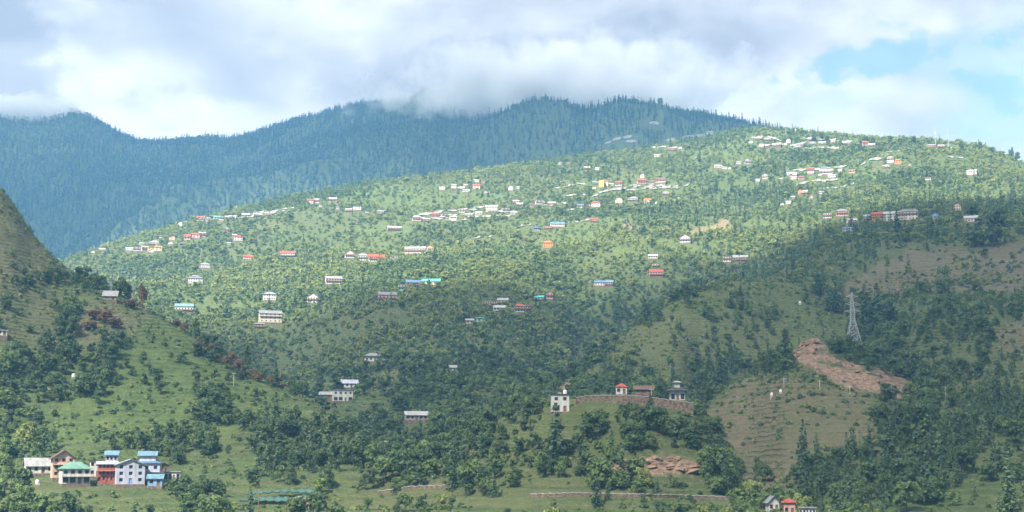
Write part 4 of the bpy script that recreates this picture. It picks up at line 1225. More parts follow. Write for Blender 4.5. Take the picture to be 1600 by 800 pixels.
for x, yt, yb, nm in ((1462, 199, 231, 'thin white relay mast with dish on the sunlit skyline'), (1482, 198, 233, 'taller red and white relay mast on the sunlit skyline'), (1228, 196, 209, 'slim dark mast at the end of the lit skyline'), (1243, 200, 209, 'short mast with a box at the end of the lit skyline')):
    X, Y, Z, rr = hit(x, yb, 2000, 2640)
    H = (yb - yt) * rr / F_PX
    o = stand('relay_mast', X, Y, Z, 0)
    mb, br = MB(), MB()
    hw = 0.9 if x > 1400 else 0.5
    for a in range(3):
        an = a * 2.094
        p, q = (hw * math.cos(an), hw * math.sin(an)), (hw * math.cos(an + 2.094), hw * math.sin(an + 2.094))
        MB().tube((*p, -1), (p[0] * 0.4, p[1] * 0.4, H), 0.20, 0.14, 5).build('leg', M_steel, o)
        for k in range(8):
            z0, z1 = H * k / 8, H * (k + 1) / 8
            f0, f1 = 1 - 0.6 * k / 8, 1 - 0.6 * (k + 1) / 8
            br.tube((p[0] * f0, p[1] * f0, z0), (q[0] * f1, q[1] * f1, z1), 0.11, k=4)
    br.build('bracing', M_steel, o)
    if x in (1462, 1243):
        MB().tube((0.3, -0.6, H * 0.7), (0.3, -1.1, H * 0.7), 1.1, 1.1, 12).build('dish', M_tank, o)
    SITES.append((X, Y, 4, 10))
    tag(o, nm, 'mast')

for (x, y, rm, lab, s) in ((115, 591, (500, 760), 'white water tank on the wooded terrace of the spur', 1.0), (1250, 475, (780, 1200), 'white water tank on the grassy bump near the steel pylon', 1.0), (1220, 615, (600, 850), 'white water tank on the rim of the brown slope', 0.8),
                           (1206, 620, (600, 850), 'lower white water tank on the brown slope', 0.8), (133, 747, (470, 600), 'white water tank beside the green roofed house', 0.7), (58, 758, (470, 600), 'pale square plastered water tank below the long low house', 0.8)):
    X, Y, Z, rr = hit(x, y, *rm)
    o = stand('water_tank', X, Y, Z, 0)
    MB().box(-1.0 * s, 1.0 * s, -1.0 * s, 1.0 * s, -1.5, 0.6).build('stand', M_conc, o)
    mb = MB()
    for z0, z1, r0, r1 in ((0.605, 1.7, 0.85, 0.85), (1.7, 1.95, 0.85, 0.5), (1.95, 2.0, 0.5, 0.25)):
        mb.tube((0, 0, z0 if z0 < 1 else z0 * s), (0, 0, z1 * s if s >= 1 else max(z1 * s, z0 + 0.05)), r0 * s, r1 * s, 14)
    mb.build('barrel', M_tank, o)
    MB().tube((0, 0, 2.0 * s + 0.01), (0, 0, 2.0 * s + 0.16), 0.25 * s, 0.25 * s, 10).build('lid', M_frame['blue'], o)
    SITES.append((X, Y, 2.0, 8))
    tag(o, lab, 'water tank')
# tank on the unfinished house
th_, _ = pix_dir(885, 622)
for (hx, hy, nm, lab) in ((885, 645, 'water_tank', 'white domed water tank on the roof of the house beside the stone wall'),):
    X, Y, Z, rr = hit(875, hy, 480, 600)
    o = stand('water_tank', X + 1.9, Y + 0.6, Z + 0.35 + 6.2 + 0.23, 0)
    mb = MB()
    mb.tube((0, 0, 0), (0, 0, 1.1), 0.75, 0.75, 14).tube((0, 0, 1.1), (0, 0, 1.5), 0.75, 0.45, 14)
    mb.build('barrel', M_tank, o)
    MB().tube((0, 0, 1.51), (0, 0, 1.65), 0.25, 0.25, 10).build('lid', M_tank, o)
    tag(o, lab, 'water tank')


# ------------------------------------------------------------------ tree prototypes (unit: metres, base at the origin)
def rand_quads(C, N, size, r_, flat=0.0, aspect=1.0):
    """leaf-clump faces at centres C with normals N jittered"""
    n = len(C)
    Nn = N + r_.normal(0, 0.55, (n, 3))
    Nn /= np.linalg.norm(Nn, axis=1)[:, None] + 1e-9
    a = np.cross(Nn, r_.normal(0, 1, (n, 3)))
    a /= np.linalg.norm(a, axis=1)[:, None] + 1e-9
    b = np.cross(Nn, a)
    s = (size * r_.uniform(0.6, 1.4, n))[:, None]
    V = np.stack([C - a * s, C - b * s * aspect, C + a * s, C + b * s * aspect * r_.uniform(0.5, 1.2, (n, 1))], 1).reshape(-1, 3)
    return V, np.arange(n * 4).reshape(n, 4)


def tube_np(p0, p1, r0, r1, k=5):
    p0, p1 = np.array(p0, float), np.array(p1, float)
    d = p1 - p0
    d /= np.linalg.norm(d)
    a = np.cross(d, [0.3, 0.9, 0.1])
    a /= np.linalg.norm(a)
    b = np.cross(d, a)
    an = np.arange(k) * 2 * math.pi / k
    ring = np.cos(an)[:, None] * a + np.sin(an)[:, None] * b
    V = np.vstack([p0 + ring * r0, p1 + ring * r1])
    Fq = np.array([(i, (i + 1) % k, k + (i + 1) % k, k + i) for i in range(k)])
    return V, Fq


def join(parts):
    Vs, Fs, o = [], [], 0
    for V, Fq in parts:
        Vs.append(V)
        Fs.append(Fq + o)
        o += len(V)
    return np.vstack(Vs), np.vstack(Fs)


def broadleaf(seed, h, w, nleaf, size, lobes=12, low=0.12):
    r_ = np.random.default_rng(seed)
    trunk = [tube_np((0, 0, -0.6), (0.1, 0.05, h * 0.34), 0.05 * h * 0.5, 0.035 * h * 0.5, 6)]
    C, N = [], []
    for i in range(lobes):
        an = r_.uniform(0, 2 * math.pi)
        q = math.sqrt(r_.uniform(0, 1))
        t = r_.uniform(0, 1)
        z = h * (low + 0.16 + (0.80 - low - 0.1) * t)
        env = math.sqrt(max(0.05, 1 - ((z / h - 0.45) / 0.62) ** 2))
        c = np.array([math.cos(an) * q * w * 0.36 * env, math.sin(an) * q * w * 0.36 * env, z])
        lr = w * r_.uniform(0.15, 0.27)
        if i < 5:
            trunk.append(tube_np((0.1, 0.05, h * 0.26), c * 0.85, 0.018 * h * 0.6, 0.006 * h, 4))
        k = nleaf // lobes
        d = r_.normal(0, 1, (k, 3))
        d /= np.linalg.norm(d, axis=1)[:, None]
        d[:, 2] = np.where(d[:, 2] < -0.45, -d[:, 2], d[:, 2])
        C.append(c + d * lr * r_.uniform(0.72, 1.06, (k, 1)) * np.array([1, 1, 0.82]))
        N.append(d)
    C, N = np.concatenate(C), np.concatenate(N)
    C[:, 2] = np.maximum(C[:, 2], 0.1)
    return join(trunk), rand_quads(C, N, size, r_)


def conifer(seed, h, w, tiers, per, size, bare=0.10, ragged=0.3):
    r_ = np.random.default_rng(seed)
    trunk = [tube_np((0, 0, -0.8), (0, 0, h * 0.97), 0.017 * h, 0.002 * h, 6)]
    C, N = [], []
    for t in range(tiers):
        f = t / (tiers - 1)
        z = h * (bare + (0.985 - bare) * f)
        rad = w * 0.5 * ((1 - f) ** 0.8) * r_.uniform(1 - ragged, 1 + ragged * 0.4) + 0.02 * w
        nb = max(3, int(per * (1 - 0.65 * f)))
        for b in range(nb):
            an = 2 * math.pi * (b + r_.uniform(-0.3, 0.3)) / nb + t * 1.3
            L = rad * r_.uniform(0.6, 1.15)
            ks = max(1, int(3 * (1 - f) + 1))
            for q in range(ks):
                s = L * (q + 0.8) / ks
                C.append((math.cos(an) * s, math.sin(an) * s, z - 0.28 * s + r_.normal(0, 0.02 * h / 4)))
                N.append((0.5 * math.cos(an), 0.5 * math.sin(an), 0.9))
    C, N = np.array(C), np.array(N)
    return join(trunk), rand_quads(C, N, size, r_)


def shrub(seed, h, w, nleaf, size):
    r_ = np.random.default_rng(seed)
    stems = [tube_np((0, 0, -0.3), (r_.uniform(-.3, .3) * w, r_.uniform(-.3, .3) * w, h * 0.6), 0.04, 0.02, 4) for _ in range(4)]
    d = r_.normal(0, 1, (nleaf, 3))
    d /= np.linalg.norm(d, axis=1)[:, None]
    d[:, 2] = np.abs(d[:, 2])
    lump = 0.8 + 0.28 * np.sin(d[:, 0] * 4 + seed) * np.cos(d[:, 1] * 5 + seed * 2)
    C = d * np.array([w / 2, w / 2, h]) * (lump * r_.uniform(0.6, 1.05, nleaf))[:, None]
    return join(stems), rand_quads(C, d, size, r_)


PROTO = bpy.data.collections.new('tree_kinds')          # not linked to the scene: source shapes for the woods


def proto_mesh(name, parts, leaf):
    (tv, tf), (lv, lf) = parts
    V = np.vstack([tv, lv])
    Fq = np.vstack([tf, lf + len(tv)])
    return mesh_np(name, V, Fq, [M_bark, leaf], [0] * len(tf) + [1] * len(lf))


WOODS = {}


def wood_kind(key, meshes):
    c = bpy.data.collections.new('kinds_' + key)
    for i, me in enumerate(meshes):
        c.objects.link(bpy.data.objects.new('%s_%02d' % (key, i), me))
    WOODS[key] = c


# far orchard / woodland trees (main slope): broadleaf variants then conifers
far_b = []
for i, lf in enumerate(['light', 'light', 'light', 'mid', 'mid', 'mid', 'dark']):  # many light leaves: sunlight on the main slope put into leaf colour
    far_b.append(proto_mesh('orchard_tree', broadleaf(100 + i, 6.0 + 0.5 * (i % 3), 6.2, 170, 0.62, 9), M_leaf[lf]))
for i, lf in enumerate(['needle', 'needle_lt', 'needle_lt']):
    far_b.append(proto_mesh('slope_conifer', conifer(130 + i, 13, 5.0, 11, 7, 0.62), M_leaf[lf]))
wood_kind('slope', far_b)
wood_kind('ridge', [proto_mesh('ridge_conifer', conifer(150 + i, 21, 8.0 - 0.6 * (i % 3), 11, 8, 1.25, 0.06, 0.4), M_leaf[lf]) for i, lf in enumerate(['pine', 'pine', 'pine', 'needle'])]
          + [proto_mesh('ridge_broadleaf', broadleaf(160 + i, 14, 13, 200, 1.3, 9), M_leaf[lf]) for i, lf in enumerate(['dark', 'mid'])])
near_b = [proto_mesh('near_tree', broadleaf(170 + i, 6.5 + (i % 3), 6.3, 620, 0.40, 13), M_leaf[lf]) for i, lf in enumerate(['light', 'mid', 'mid', 'mid', 'dark', 'dark'])]
near_b += [proto_mesh('near_conifer', conifer(180 + i, 12, 5.0, 16, 10, 0.42), M_leaf[lf]) for i, lf in enumerate(['needle', 'needle', 'needle_lt'])]
wood_kind('near', near_b)
wood_kind('scrub', [proto_mesh('scrub', shrub(190 + i, 1.3 + 0.3 * (i % 3), 2.4, 120, 0.30), M_leaf[lf]) for i, lf in enumerate(['light', 'mid', 'mid', 'dark', 'dark', 'rust'])])


def scatter(name, key, P, var, scl, rot, label, cat):
    me = bpy.data.meshes.new(name)
    me.vertices.add(len(P))
    me.vertices.foreach_set('co', np.asarray(P, np.float32).ravel())
    a = me.attributes.new('variant', 'INT', 'POINT')
    a.data.foreach_set('value', np.asarray(var, np.int32))
    a = me.attributes.new('size', 'FLOAT_VECTOR', 'POINT')
    a.data.foreach_set('vector', np.asarray(scl, np.float32).ravel())
    a = me.attributes.new('turn', 'FLOAT_VECTOR', 'POINT')
    a.data.foreach_set('vector', np.asarray(rot, np.float32).ravel())
    o = link(bpy.data.objects.new(name, me))
    ng = bpy.data.node_groups.new('plant_' + name, 'GeometryNodeTree')
    ng.interface.new_socket('Geometry', in_out='INPUT', socket_type='NodeSocketGeometry')
    ng.interface.new_socket('Geometry', in_out='OUTPUT', socket_type='NodeSocketGeometry')
    gi, go = ng.nodes.new('NodeGroupInput'), ng.nodes.new('NodeGroupOutput')
    ip = ng.nodes.new('GeometryNodeInstanceOnPoints')
    ci = ng.nodes.new('GeometryNodeCollectionInfo')
    ci.inputs['Collection'].default_value = WOODS[key]
    ci.inputs['Separate Children'].default_value = True
    ci.inputs['Reset Children'].default_value = True
    ng.links.new(gi.outputs[0], ip.inputs['Points'])
    ng.links.new(ci.outputs[0], ip.inputs['Instance'])
    ip.inputs['Pick Instance'].default_value = True
    for nm, ty, sock in (('variant', 'INT', 'Instance Index'), ('turn', 'FLOAT_VECTOR', 'Rotation'), ('size', 'FLOAT_VECTOR', 'Scale')):
        at = ng.nodes.new('GeometryNodeInputNamedAttribute')
        at.data_type = ty
        at.inputs['Name'].default_value = nm
        ng.links.new(at.outputs['Attribute'], ip.inputs[sock])
    ng.links.new(ip.outputs[0], go.inputs[0])
    md = o.modifiers.new('plant', 'NODES')
    md.node_group = ng
    tag(o, label, cat, kind='stuff')
    return o


def grid_at(A, th, r):
    i = np.clip(np.searchsorted(TH, th), 0, NT - 1)
    j = np.clip(np.searchsorted(RR, r), 0, NR - 1)
    return A[i, j]


def candidates(rmin, rmax, spacing, hgt, thmax=21.5, clear=1.0):
    """jittered positions over the ground that show (or nearly show) from the valley, with their photo pixel"""
    xm = rmax * math.sin(math.radians(thmax))
    gx, gy = np.meshgrid(np.arange(-xm, xm, spacing), np.arange(rmin * 0.9, rmax, spacing))
    gx = gx + rng.uniform(-0.48, 0.48, gx.shape) * spacing
    gy = gy + rng.uniform(-0.48, 0.48, gy.shape) * spacing
    X, Y = gx.ravel(), gy.ravel()
    r, th = np.hypot(X, Y), np.arctan2(X, Y)
    ok = (r > rmin) & (r < rmax) & (np.abs(th) < math.radians(thmax))
    X, Y, r, th = X[ok], Y[ok], r[ok], th[ok]
    Z = ground(X, Y)
    i = np.clip(np.searchsorted(TH, th), 0, NT - 1)
    j = np.clip(np.searchsorted(RR, r) - 2, 0, NR - 1)
    vis = (Z + hgt + 0.012 * r) / r > RUNMAX[i, j]
    X, Y, Z, r, th = X[vis], Y[vis], Z[vis], r[vis], th[vis]
    px, py = to_pix(X, Y, Z)
    # leave the houses and what stands in front of them free
    keep = np.ones(len(X), bool)
    for (sx, sy, sr, front) in SITES:
        d = math.hypot(sx, sy)
        ux, uy = -sx / d, -sy / d
        a = (X - sx) * ux + (Y - sy) * uy
        b = np.abs((X - sx) * uy - (Y - sy) * ux)
        keep &= ~((a > -sr) & (a < sr + front * clear) & (b < sr))
    return X[keep], Y[keep], Z[keep], r[keep], th[keep], px[keep], py[keep]


def soft_in(px, py, polys):
    m = np.zeros(px.shape, bool)
    for p in polys:
        m |= in_poly(px, py, p)
    return m


# ---- back ridge forest
X, Y, Z, r, th, px, py = candidates(2560, 4700, 11.5, 20)
patch = fbm(X, Y, 260, 3, 71)
keep = (rng.uniform(0, 1, len(X)) < np.clip(1.0 + 0.8 * patch, 0.62, 1)) & ((r > 2850) | (px < 1120))
X, Y, Z, r, px, py, patch = (a[keep] for a in (X, Y, Z, r, px, py, patch))
var = np.where(rng.uniform(0, 1, len(X)) < np.clip(0.24 + 0.6 * patch, 0.05, 0.7), rng.integers(4, 6, len(X)), rng.integers(0, 4, len(X)))
s = rng.uniform(0.45, 0.95, len(X)) * np.exp(rng.normal(0, 0.15, len(X)))
crest_near = np.abs(r - np.interp(np.arctan2(X, Y), TH, NRn[16])) < 60
s = np.where(crest_near, s * 0.8, s)
scatter('ridge_forest', 'ridge', np.column_stack([X, Y, Z - 0.5]), var, np.column_stack([s * rng.uniform(0.8, 1.2, len(X)), s, s]), np.column_stack([np.zeros(len(X)), np.zeros(len(X)), rng.uniform(0, 6.28, len(X))]),
        'dense dark conifer forest covering the back ridge under the clouds', 'forest')
N_RIDGE = len(X)

# ---- main slope: orchards and woodland
X, Y, Z, r, th, px, py = candidates(985, 2640, 6.0, 7)
op = grid_at(Z_open, th, r)
patch = fbm(X, Y, 140, 4, 75)
fine = fbm(X, Y, 30, 2, 77)
orch = sstep(-0.15, 0.2, fbm(X, Y, 190, 3, 78))                       # orchard rows follow the contour terraces
rows = np.sin((Z + 3.0 * fbm(X, Y, 90, 2, 76)) * 2 * math.pi / 5.2)
dens = np.clip(0.86 + 1.0 * patch + 0.35 * fine, 0.16, 1.0) * (1 - orch * np.where(rows > -0.1, 0.0, 0.72))
dens = dens * np.where((px > 1180) & (r > 2430), 0.35, 1.0) * (1 - 0.62 * sstep(0.0, 0.3, fbm(X, Y, 150, 3, 97)))
dens = dens * np.where(op > 0.5, 0.13, 1.0)
keep = rng.uniform(0, 1, len(X)) < dens
X, Y, Z, r, px, py, patch, fine = (a[keep] for a in (X, Y, Z, r, px, py, patch, fine))
n = len(X)
con_p = np.clip(0.05 + 0.6 * sstep(2080, 2400, r) * (px < 1130) + 0.25 * np.clip(fbm(X, Y, 220, 3, 79) * 2, 0, 1) + 0.25 * soft_in(px, py, [[(1020, 330), (1240, 260), (1300, 400), (1100, 440), (960, 420)], [(1250, 340), (1600, 320), (1600, 420), (1250, 470)]]), 0, 0.6)
is_con = rng.uniform(0, 1, n) < con_p
mixv = np.clip(0.62 + 0.75 * fbm(X, Y, 110, 3, 82) + 0.12 * rng.normal(0, 1, n), 0, 0.999)  # leans to the light leaves, painting the slope as sunlit
var = np.where(is_con, rng.integers(7, 10, n), np.clip(((1 - mixv) * 7).astype(int), 0, 6))
var = np.clip(var, 0, 9)
s = rng.uniform(0.42, 1.05, n) * np.where(is_con, 1.0, 1.0) * np.exp(rng.normal(0, 0.2, n))
SLOPE = dict(X=X, Y=Y, Z=Z, r=r, px=px, py=py, con=is_con, var=var, s=s)

# ---- low growth between the slope's trees
X, Y, Z, r, th, px, py = candidates(1000, 2640, 5.2, 3, clear=0.3)
keep = rng.uniform(0, 1, len(X)) < np.clip(0.40 + 0.9 * fbm(X, Y, 45, 3, 83), 0.05, 0.9) * (1 - 0.7 * sstep(0.0, 0.3, fbm(X, Y, 150, 3, 97))) * np.where(grid_at(Z_soil, th, r) > 0.2, 0.1, 1)
X, Y, Z, r, px, py = (a[keep] for a in (X, Y, Z, r, px, py))
n = len(X)
sb = rng.uniform(0.8, 2.0, n)
scatter('slope_scrub', 'scrub', np.column_stack([X, Y, Z]), rng.integers(0, 5, n), np.column_stack([sb * 1.1, sb * 1.1, sb]), np.column_stack([np.zeros(n), np.zeros(n), rng.uniform(0, 6.28, n)]),
        'low bushes filling the gaps between the orchard trees of the main slope', 'scrub')

# ---- near hills
X, Y, Z, r, th, px, py = candidates(395, 985, 4.6, 6)
op = grid_at(Z_open, th, r)
soil = grid_at(Z_soil, th, r)
patch = fbm(X, Y, 70, 4, 85)
fine = fbm(X, Y, 18, 2, 87)
dens = np.clip(0.60 + 1.2 * patch + 0.4 * fine, 0.06, 0.92)
dens = np.where(px < 620, np.clip(0.30 + 1.7 * (patch - 0.02) + 0.5 * fine, 0.03, 0.9), dens)
dens *= np.where(op > 0.5, np.clip(0.05 + 0.35 * np.clip(patch + 0.6 * fine - 0.15, 0, 1), 0, 0.4), 1.0) * np.where(soil > 0.15, 0.02, 1)
dens *= np.where(soft_in(px, py, [P_BROWN]), 0.25, 1.0) * np.where(soft_in(px, py, [P_LEFTDRY]), 0.08, 1.0)
dens = np.where((px > 1180) & (py > 620), np.clip(0.55 + 1.7 * patch + 0.5 * fine, 0.05, 0.92) * np.where(op > 0.5, 0.08, 1), dens)
knoll_top = soft_in(px, py, [[(880, 600), (1095, 600), (1095, 655), (880, 655)]]) & (r < 560)
dens *= np.where(soft_in(px, py, [[(1395, 462), (1640, 455), (1640, 625), (1450, 625), (1400, 540)], [(1350, 612), (1560, 615), (1560, 650), (1360, 650)]]), 0.38, 1.0)
# woods with a definite place in the picture
dens = np.where(soft_in(px, py, [[(60, 560), (170, 545), (200, 600), (60, 640), (0, 630), (0, 560)], [(0, 425), (140, 438), (130, 450), (0, 452)], [(85, 480), (120, 475), (125, 530), (90, 540)]]), 0.9, dens)
dens = np.where(soft_in(px, py, [[(1085, 665), (1130, 680), (1165, 750), (1150, 775), (1105, 770)], [(960, 645), (1010, 655), (1015, 690), (960, 690)], [(930, 690), (1050, 690), (1030, 712), (930, 715)],
                                 [(930, 755), (1030, 750), (1030, 775), (920, 800)], [(760, 680), (900, 690), (930, 740), (860, 745), (760, 790), (700, 720)], [(300, 610), (370, 620), (375, 665), (300, 660)],
                                 [(210, 680), (330, 675), (330, 715), (150, 710)], [(590, 720), (800, 700), (800, 770), (590, 760)], [(400, 650), (560, 680), (590, 740), (400, 740)]]), 0.92, dens)
dens = dens * np.where(soft_in(px, py, [P_BROWN]) & (r < 830), 0.12, 1.0)
keep = (rng.uniform(0, 1, len(X)) < dens) & ~knoll_top
X, Y, Z, r, px, py, patch, fine = (a[keep] for a in (X, Y, Z, r, px, py, patch, fine))
n = len(X)
con_p = 0.05 + 0.40 * soft_in(px, py, [[(1380, 640), (1640, 600), (1640, 820), (1300, 820), (1200, 760)], [(1090, 540), (1200, 540), (1180, 600), (1090, 620)]]) + 0.12 * (px > 700)
con_p = np.where(soft_in(px, py, [[(400, 660), (560, 690), (590, 740), (360, 745)]]), 0.35, con_p)
is_con = rng.uniform(0, 1, n) < con_p
mixv = np.clip(0.36 + 0.75 * fbm(X, Y, 90, 3, 91) + 0.35 * rng.normal(0, 0.5, n), 0, 0.999)
var = np.where(is_con, rng.integers(6, 9, n), np.clip(((1 - mixv) * 6).astype(int), 0, 5))
s = rng.uniform(0.36, 0.95, n) * np.where(is_con, rng.uniform(0.7, 1.15, n), 1.0) * np.where(rng.uniform(0, 1, n) < 0.09, rng.uniform(1.25, 1.7, n), 1.0) * np.exp(rng.normal(0, 0.22, n))
s = np.minimum(s, np.where(is_con, 1.7, 1.35))
NEAR = dict(X=X, Y=Y, Z=Z, r=r, px=px, py=py, con=is_con, var=var, s=s)

# ---- scrub on the open grass
X, Y, Z, r, th, px, py = candidates(395, 1100, 3.4, 2, clear=0.12)
soil = grid_at(Z_soil, th, r)
fine = fbm(X, Y, 22, 3, 95)
keep = (rng.uniform(0, 1, len(X)) < np.clip(0.42 + 0.9 * fine, 0.10, 0.85)) & (soil < 0.25)
X, Y, Z, r, px, py = (a[keep] for a in (X, Y, Z, r, px, py))
n = len(X)
s = rng.uniform(0.35, 1.25, n) ** 1.3
scatter('hillside_scrub', 'scrub', np.column_stack([X, Y, Z]), rng.integers(0, 5, n), np.column_stack([s, s * rng.uniform(0.7, 1.3, n), s * rng.uniform(0.6, 1.2, n)]),
        np.column_stack([np.zeros(n), np.zeros(n), rng.uniform(0, 6.28, n)]), 'low green scrub dotted over the near grass slopes', 'scrub')

# ---- single trees: the 300 broadleaf and 300 conifers that show largest; the rest of the woods is stuff
ALLX = {k: np.concatenate([NEAR[k], SLOPE[k]]) for k in NEAR}
src = np.concatenate([np.zeros(len(NEAR['X']), int), np.ones(len(SLOPE['X']), int)])
hgt = np.where(ALLX['con'], np.where(src == 0, 12, 13), np.where(src == 0, 7.5, 6.5)) * ALLX['s']
inframe = (ALLX['px'] > 0) & (ALLX['px'] < 1600) & (ALLX['py'] < 815)
app = np.where(inframe, hgt / ALLX['r'], 0)
single = np.zeros(len(src), bool)
for con in (False, True):
    m = np.where(ALLX['con'] == con, app, 0)
    single[np.argsort(-m)[:262]] = True
rest = ~single
for k, nm, key, lab, cat in ((0, 'valley_wood', 'near', 'mixed green trees filling the near slopes and gullies', 'woodland'), (1, 'orchard_wood', 'slope', 'orchard and woodland trees spread over the terraced main slope', 'woodland')):
    q = rest & (src == k)
    n = int(q.sum())
    S = ALLX['s'][q]
    scatter(nm, key, np.column_stack([ALLX['X'][q], ALLX['Y'][q], ALLX['Z'][q] - 0.15]), ALLX['var'][q], np.column_stack([S * rng.uniform(0.8, 1.25, n), S * rng.uniform(0.8, 1.25, n), S * rng.uniform(0.8, 1.15, n)]),
            np.column_stack([np.zeros(n), np.zeros(n), rng.uniform(0, 6.28, n)]), lab, cat)

# near single trees: own shapes with trunk and crown as parts
SINGLE_B = [broadleaf(300 + i, 7.5, 7.0, 900, 0.36, 15) for i in range(5)]
SINGLE_C = [conifer(320 + i, 12.0, 5.4, 20, 12, 0.40) for i in range(4)]
_pm = {}


def part_mesh(kind, i, leaf):
    k = (kind, i, leaf)
    if k not in _pm:
        tr, cr = (SINGLE_B if kind == 'b' else SINGLE_C)[i]
        if (kind, i) not in _pm:
            _pm[(kind, i)] = mesh_np('trunk', *tr, [M_bark])
        _pm[k] = (_pm[(kind, i)], mesh_np('crown', *cr, [M_leaf[leaf]]))
    return _pm[k]


def plant(name, kind, i, leaf, X, Y, Z, sx, sz, label, cat, group=None):
    tm, cm = part_mesh(kind, i, leaf)
    o = link(bpy.data.objects.new(name, None))
    o.location = (X, Y, Z - 0.15)
    o.scale = (sx, sx, sz)
    o.rotation_euler = (0, 0, random.uniform(0, 6.28))
    for nm, me in (('trunk', tm), ('crown', cm)):
        c = link(bpy.data.objects.new(nm, me))
        c.parent = o
    return tag(o, label, cat, group)


TREE_ZONES = [   # where a tree stands, tried in order: (test, phrase)
    (lambda x, y, r: r > 985, 'on the main slope above the walled knoll'),
    (lambda x, y, r: x < 620 and y > 700, 'beside the hamlet at the spur foot'),
    (lambda x, y, r: x < 620, 'on the grassy spur above the hamlet'),
    (lambda x, y, r: x < 900 and r < 600, 'in the wood between gully and walled knoll'),
    (lambda x, y, r: x < 1180 and r < 600, 'on the slope below the knoll wall'),
    (lambda x, y, r: x < 1180, 'in the gully behind the walled knoll'),
    (lambda x, y, r: y > 630, 'on the wooded slope below the earth slide'),
    (lambda x, y, r: True, 'on the slope around the lattice pylon'),
]
for k in np.nonzero(single)[0]:
    x, y, rr = ALLX['px'][k], ALLX['py'][k], ALLX['r'][k]
    where = next(p for f, p in TREE_ZONES if f(x, y, rr))
    S = float(ALLX['s'][k])
    if ALLX['con'][k]:
        lf = random.choice(['needle', 'needle', 'needle_lt'])
        plant('conifer_tree', 'c', random.randrange(4), lf, ALLX['X'][k], ALLX['Y'][k], ALLX['Z'][k], S * random.uniform(0.85, 1.2), S,
              ('dark green conifer ' if lf == 'needle' else 'lighter green conifer ') + where, 'tree', 'conifers ' + where)
    else:
        v = int(ALLX['var'][k])
        lf = (['light', 'mid', 'mid', 'mid', 'dark', 'dark'] if src[k] == 0 else ['light', 'light', 'light', 'mid', 'mid', 'mid', 'dark'])[v]
        plant('broadleaf_tree', 'b', random.randrange(5), lf, ALLX['X'][k], ALLX['Y'][k], ALLX['Z'][k], S * random.uniform(0.85, 1.2), S,
              {'light': 'light green', 'mid': 'mid green', 'dark': 'dark green'}[lf] + ' round broadleaf tree ' + where, 'tree', 'broadleaf trees ' + where)
print('counts', N_RIDGE, len(SLOPE['X']), len(NEAR['X']))
# ---- trees and shrubs that stand out one by one
def special(x, y, hpx, wpx, kind, leaf, label, name, rmin=400, rmax=1100, cat='tree', group=None):
    X, Y, Z, rr = hit(x, y, rmin, rmax)
    H, W = hpx * rr / F_PX, wpx * rr / F_PX
    plant(name, kind, random.randrange(4), leaf, X, Y, Z, W / (7.0 if kind == 'b' else 5.4), H / (7.5 if kind == 'b' else 12.0), label, cat, group)


special(501, 772, 26, 24, 'b', 'bright', 'round bright yellow green tree in the bottom fields by the teal netting', 'broadleaf_tree', rmax=560)
for x, y, h, w in ((285, 776, 34, 40), (300, 780, 28, 32), (268, 772, 22, 26)):
    special(x, y, h, w, 'b', 'dark', 'large dark rounded tree crowding the end of the hamlet', 'broadleaf_tree', rmax=600, group='large dark trees at the hamlet end')
for x, y in ((1142, 482), (1160, 484)):
    special(x, y, 27, 18, 'c', 'needle', 'dark conifer of the lone pair on the terraced meadow', 'conifer_tree', rmin=800, rmax=1300, group='lone conifer pair on the terraced meadow')
special(1106, 500, 22, 22, 'b', 'dark', 'dark round tree below the conifer pair on the meadow', 'broadleaf_tree', rmin=800, rmax=1300)
for x, y, h, w in ((1352, 505, 60, 34), (1372, 512, 68, 36), (1392, 508, 55, 34), (1362, 516, 50, 34), (1384, 518, 46, 36)):
    special(x, y, h, w, 'c', 'needle', 'tall dark conifer in the dense clump beside the pylon', 'conifer_tree', rmin=780, rmax=1150, group='dark conifer clump beside the pylon')
for x, y, h, w in ((1296, 486, 42, 22), (1306, 488, 46, 24)):
    special(x, y, h, w, 'c', 'needle', 'dark slender conifer beside the pylon head', 'conifer_tree', rmin=780, rmax=1150, group='slender conifers beside the pylon head')
special(1408, 684, 50, 36, 'c', 'needle', 'broad dark conifer at the edge of the brown slope', 'conifer_tree', rmax=760)
special(1385, 684, 30, 26, 'b', 'dark', 'dark shrubby tree at the foot of the broad dark conifer', 'broadleaf_tree', rmax=760)
special(1452, 698, 56, 44, 'c', 'needle_lt', 'broad tall conifer with bare trunk beside the broad dark conifer', 'conifer_tree', rmax=760)
for x, y, h, w in ((1573, 660, 60, 30), (1560, 676, 50, 28), (1596, 668, 58, 28)):
    special(x, y, h, w, 'c', 'needle', 'tall dark conifer above the wood below the slide', 'conifer_tree', rmax=800, group='tall conifers above the wood below the slide')
for x, y, h, w in ((1520, 345, 26, 22), (1540, 360, 30, 30), (1562, 356, 32, 28), (1525, 386, 26, 34), (1552, 386, 30, 34)):
    special(x, y, h, w, 'b', 'dark', 'big dark round tree around the long white hall', 'broadleaf_tree', rmin=1100, rmax=2600, group='dark round trees around the long white hall')
special(222, 486, 40, 15, 'b', 'rust', 'tall rust brown tree on the spur crest', 'broadleaf_tree', rmin=600, rmax=860)
for x, y, h, w in ((275, 512, 12, 18), (288, 519, 16, 16), (312, 548, 22, 20), (325, 555, 18, 22), (340, 566, 12, 22), (360, 578, 26, 22), (372, 584, 22, 22), (385, 590, 16, 26), (404, 596, 14, 22), (428, 602, 15, 26), (440, 608, 10, 22)):
    special(x, y, h, w, 'b', 'rust', 'rust red shrub on the crest line of the grassy spur', 'shrub', rmin=560, rmax=800, cat='shrub', group='rust red shrubs along the spur crest')
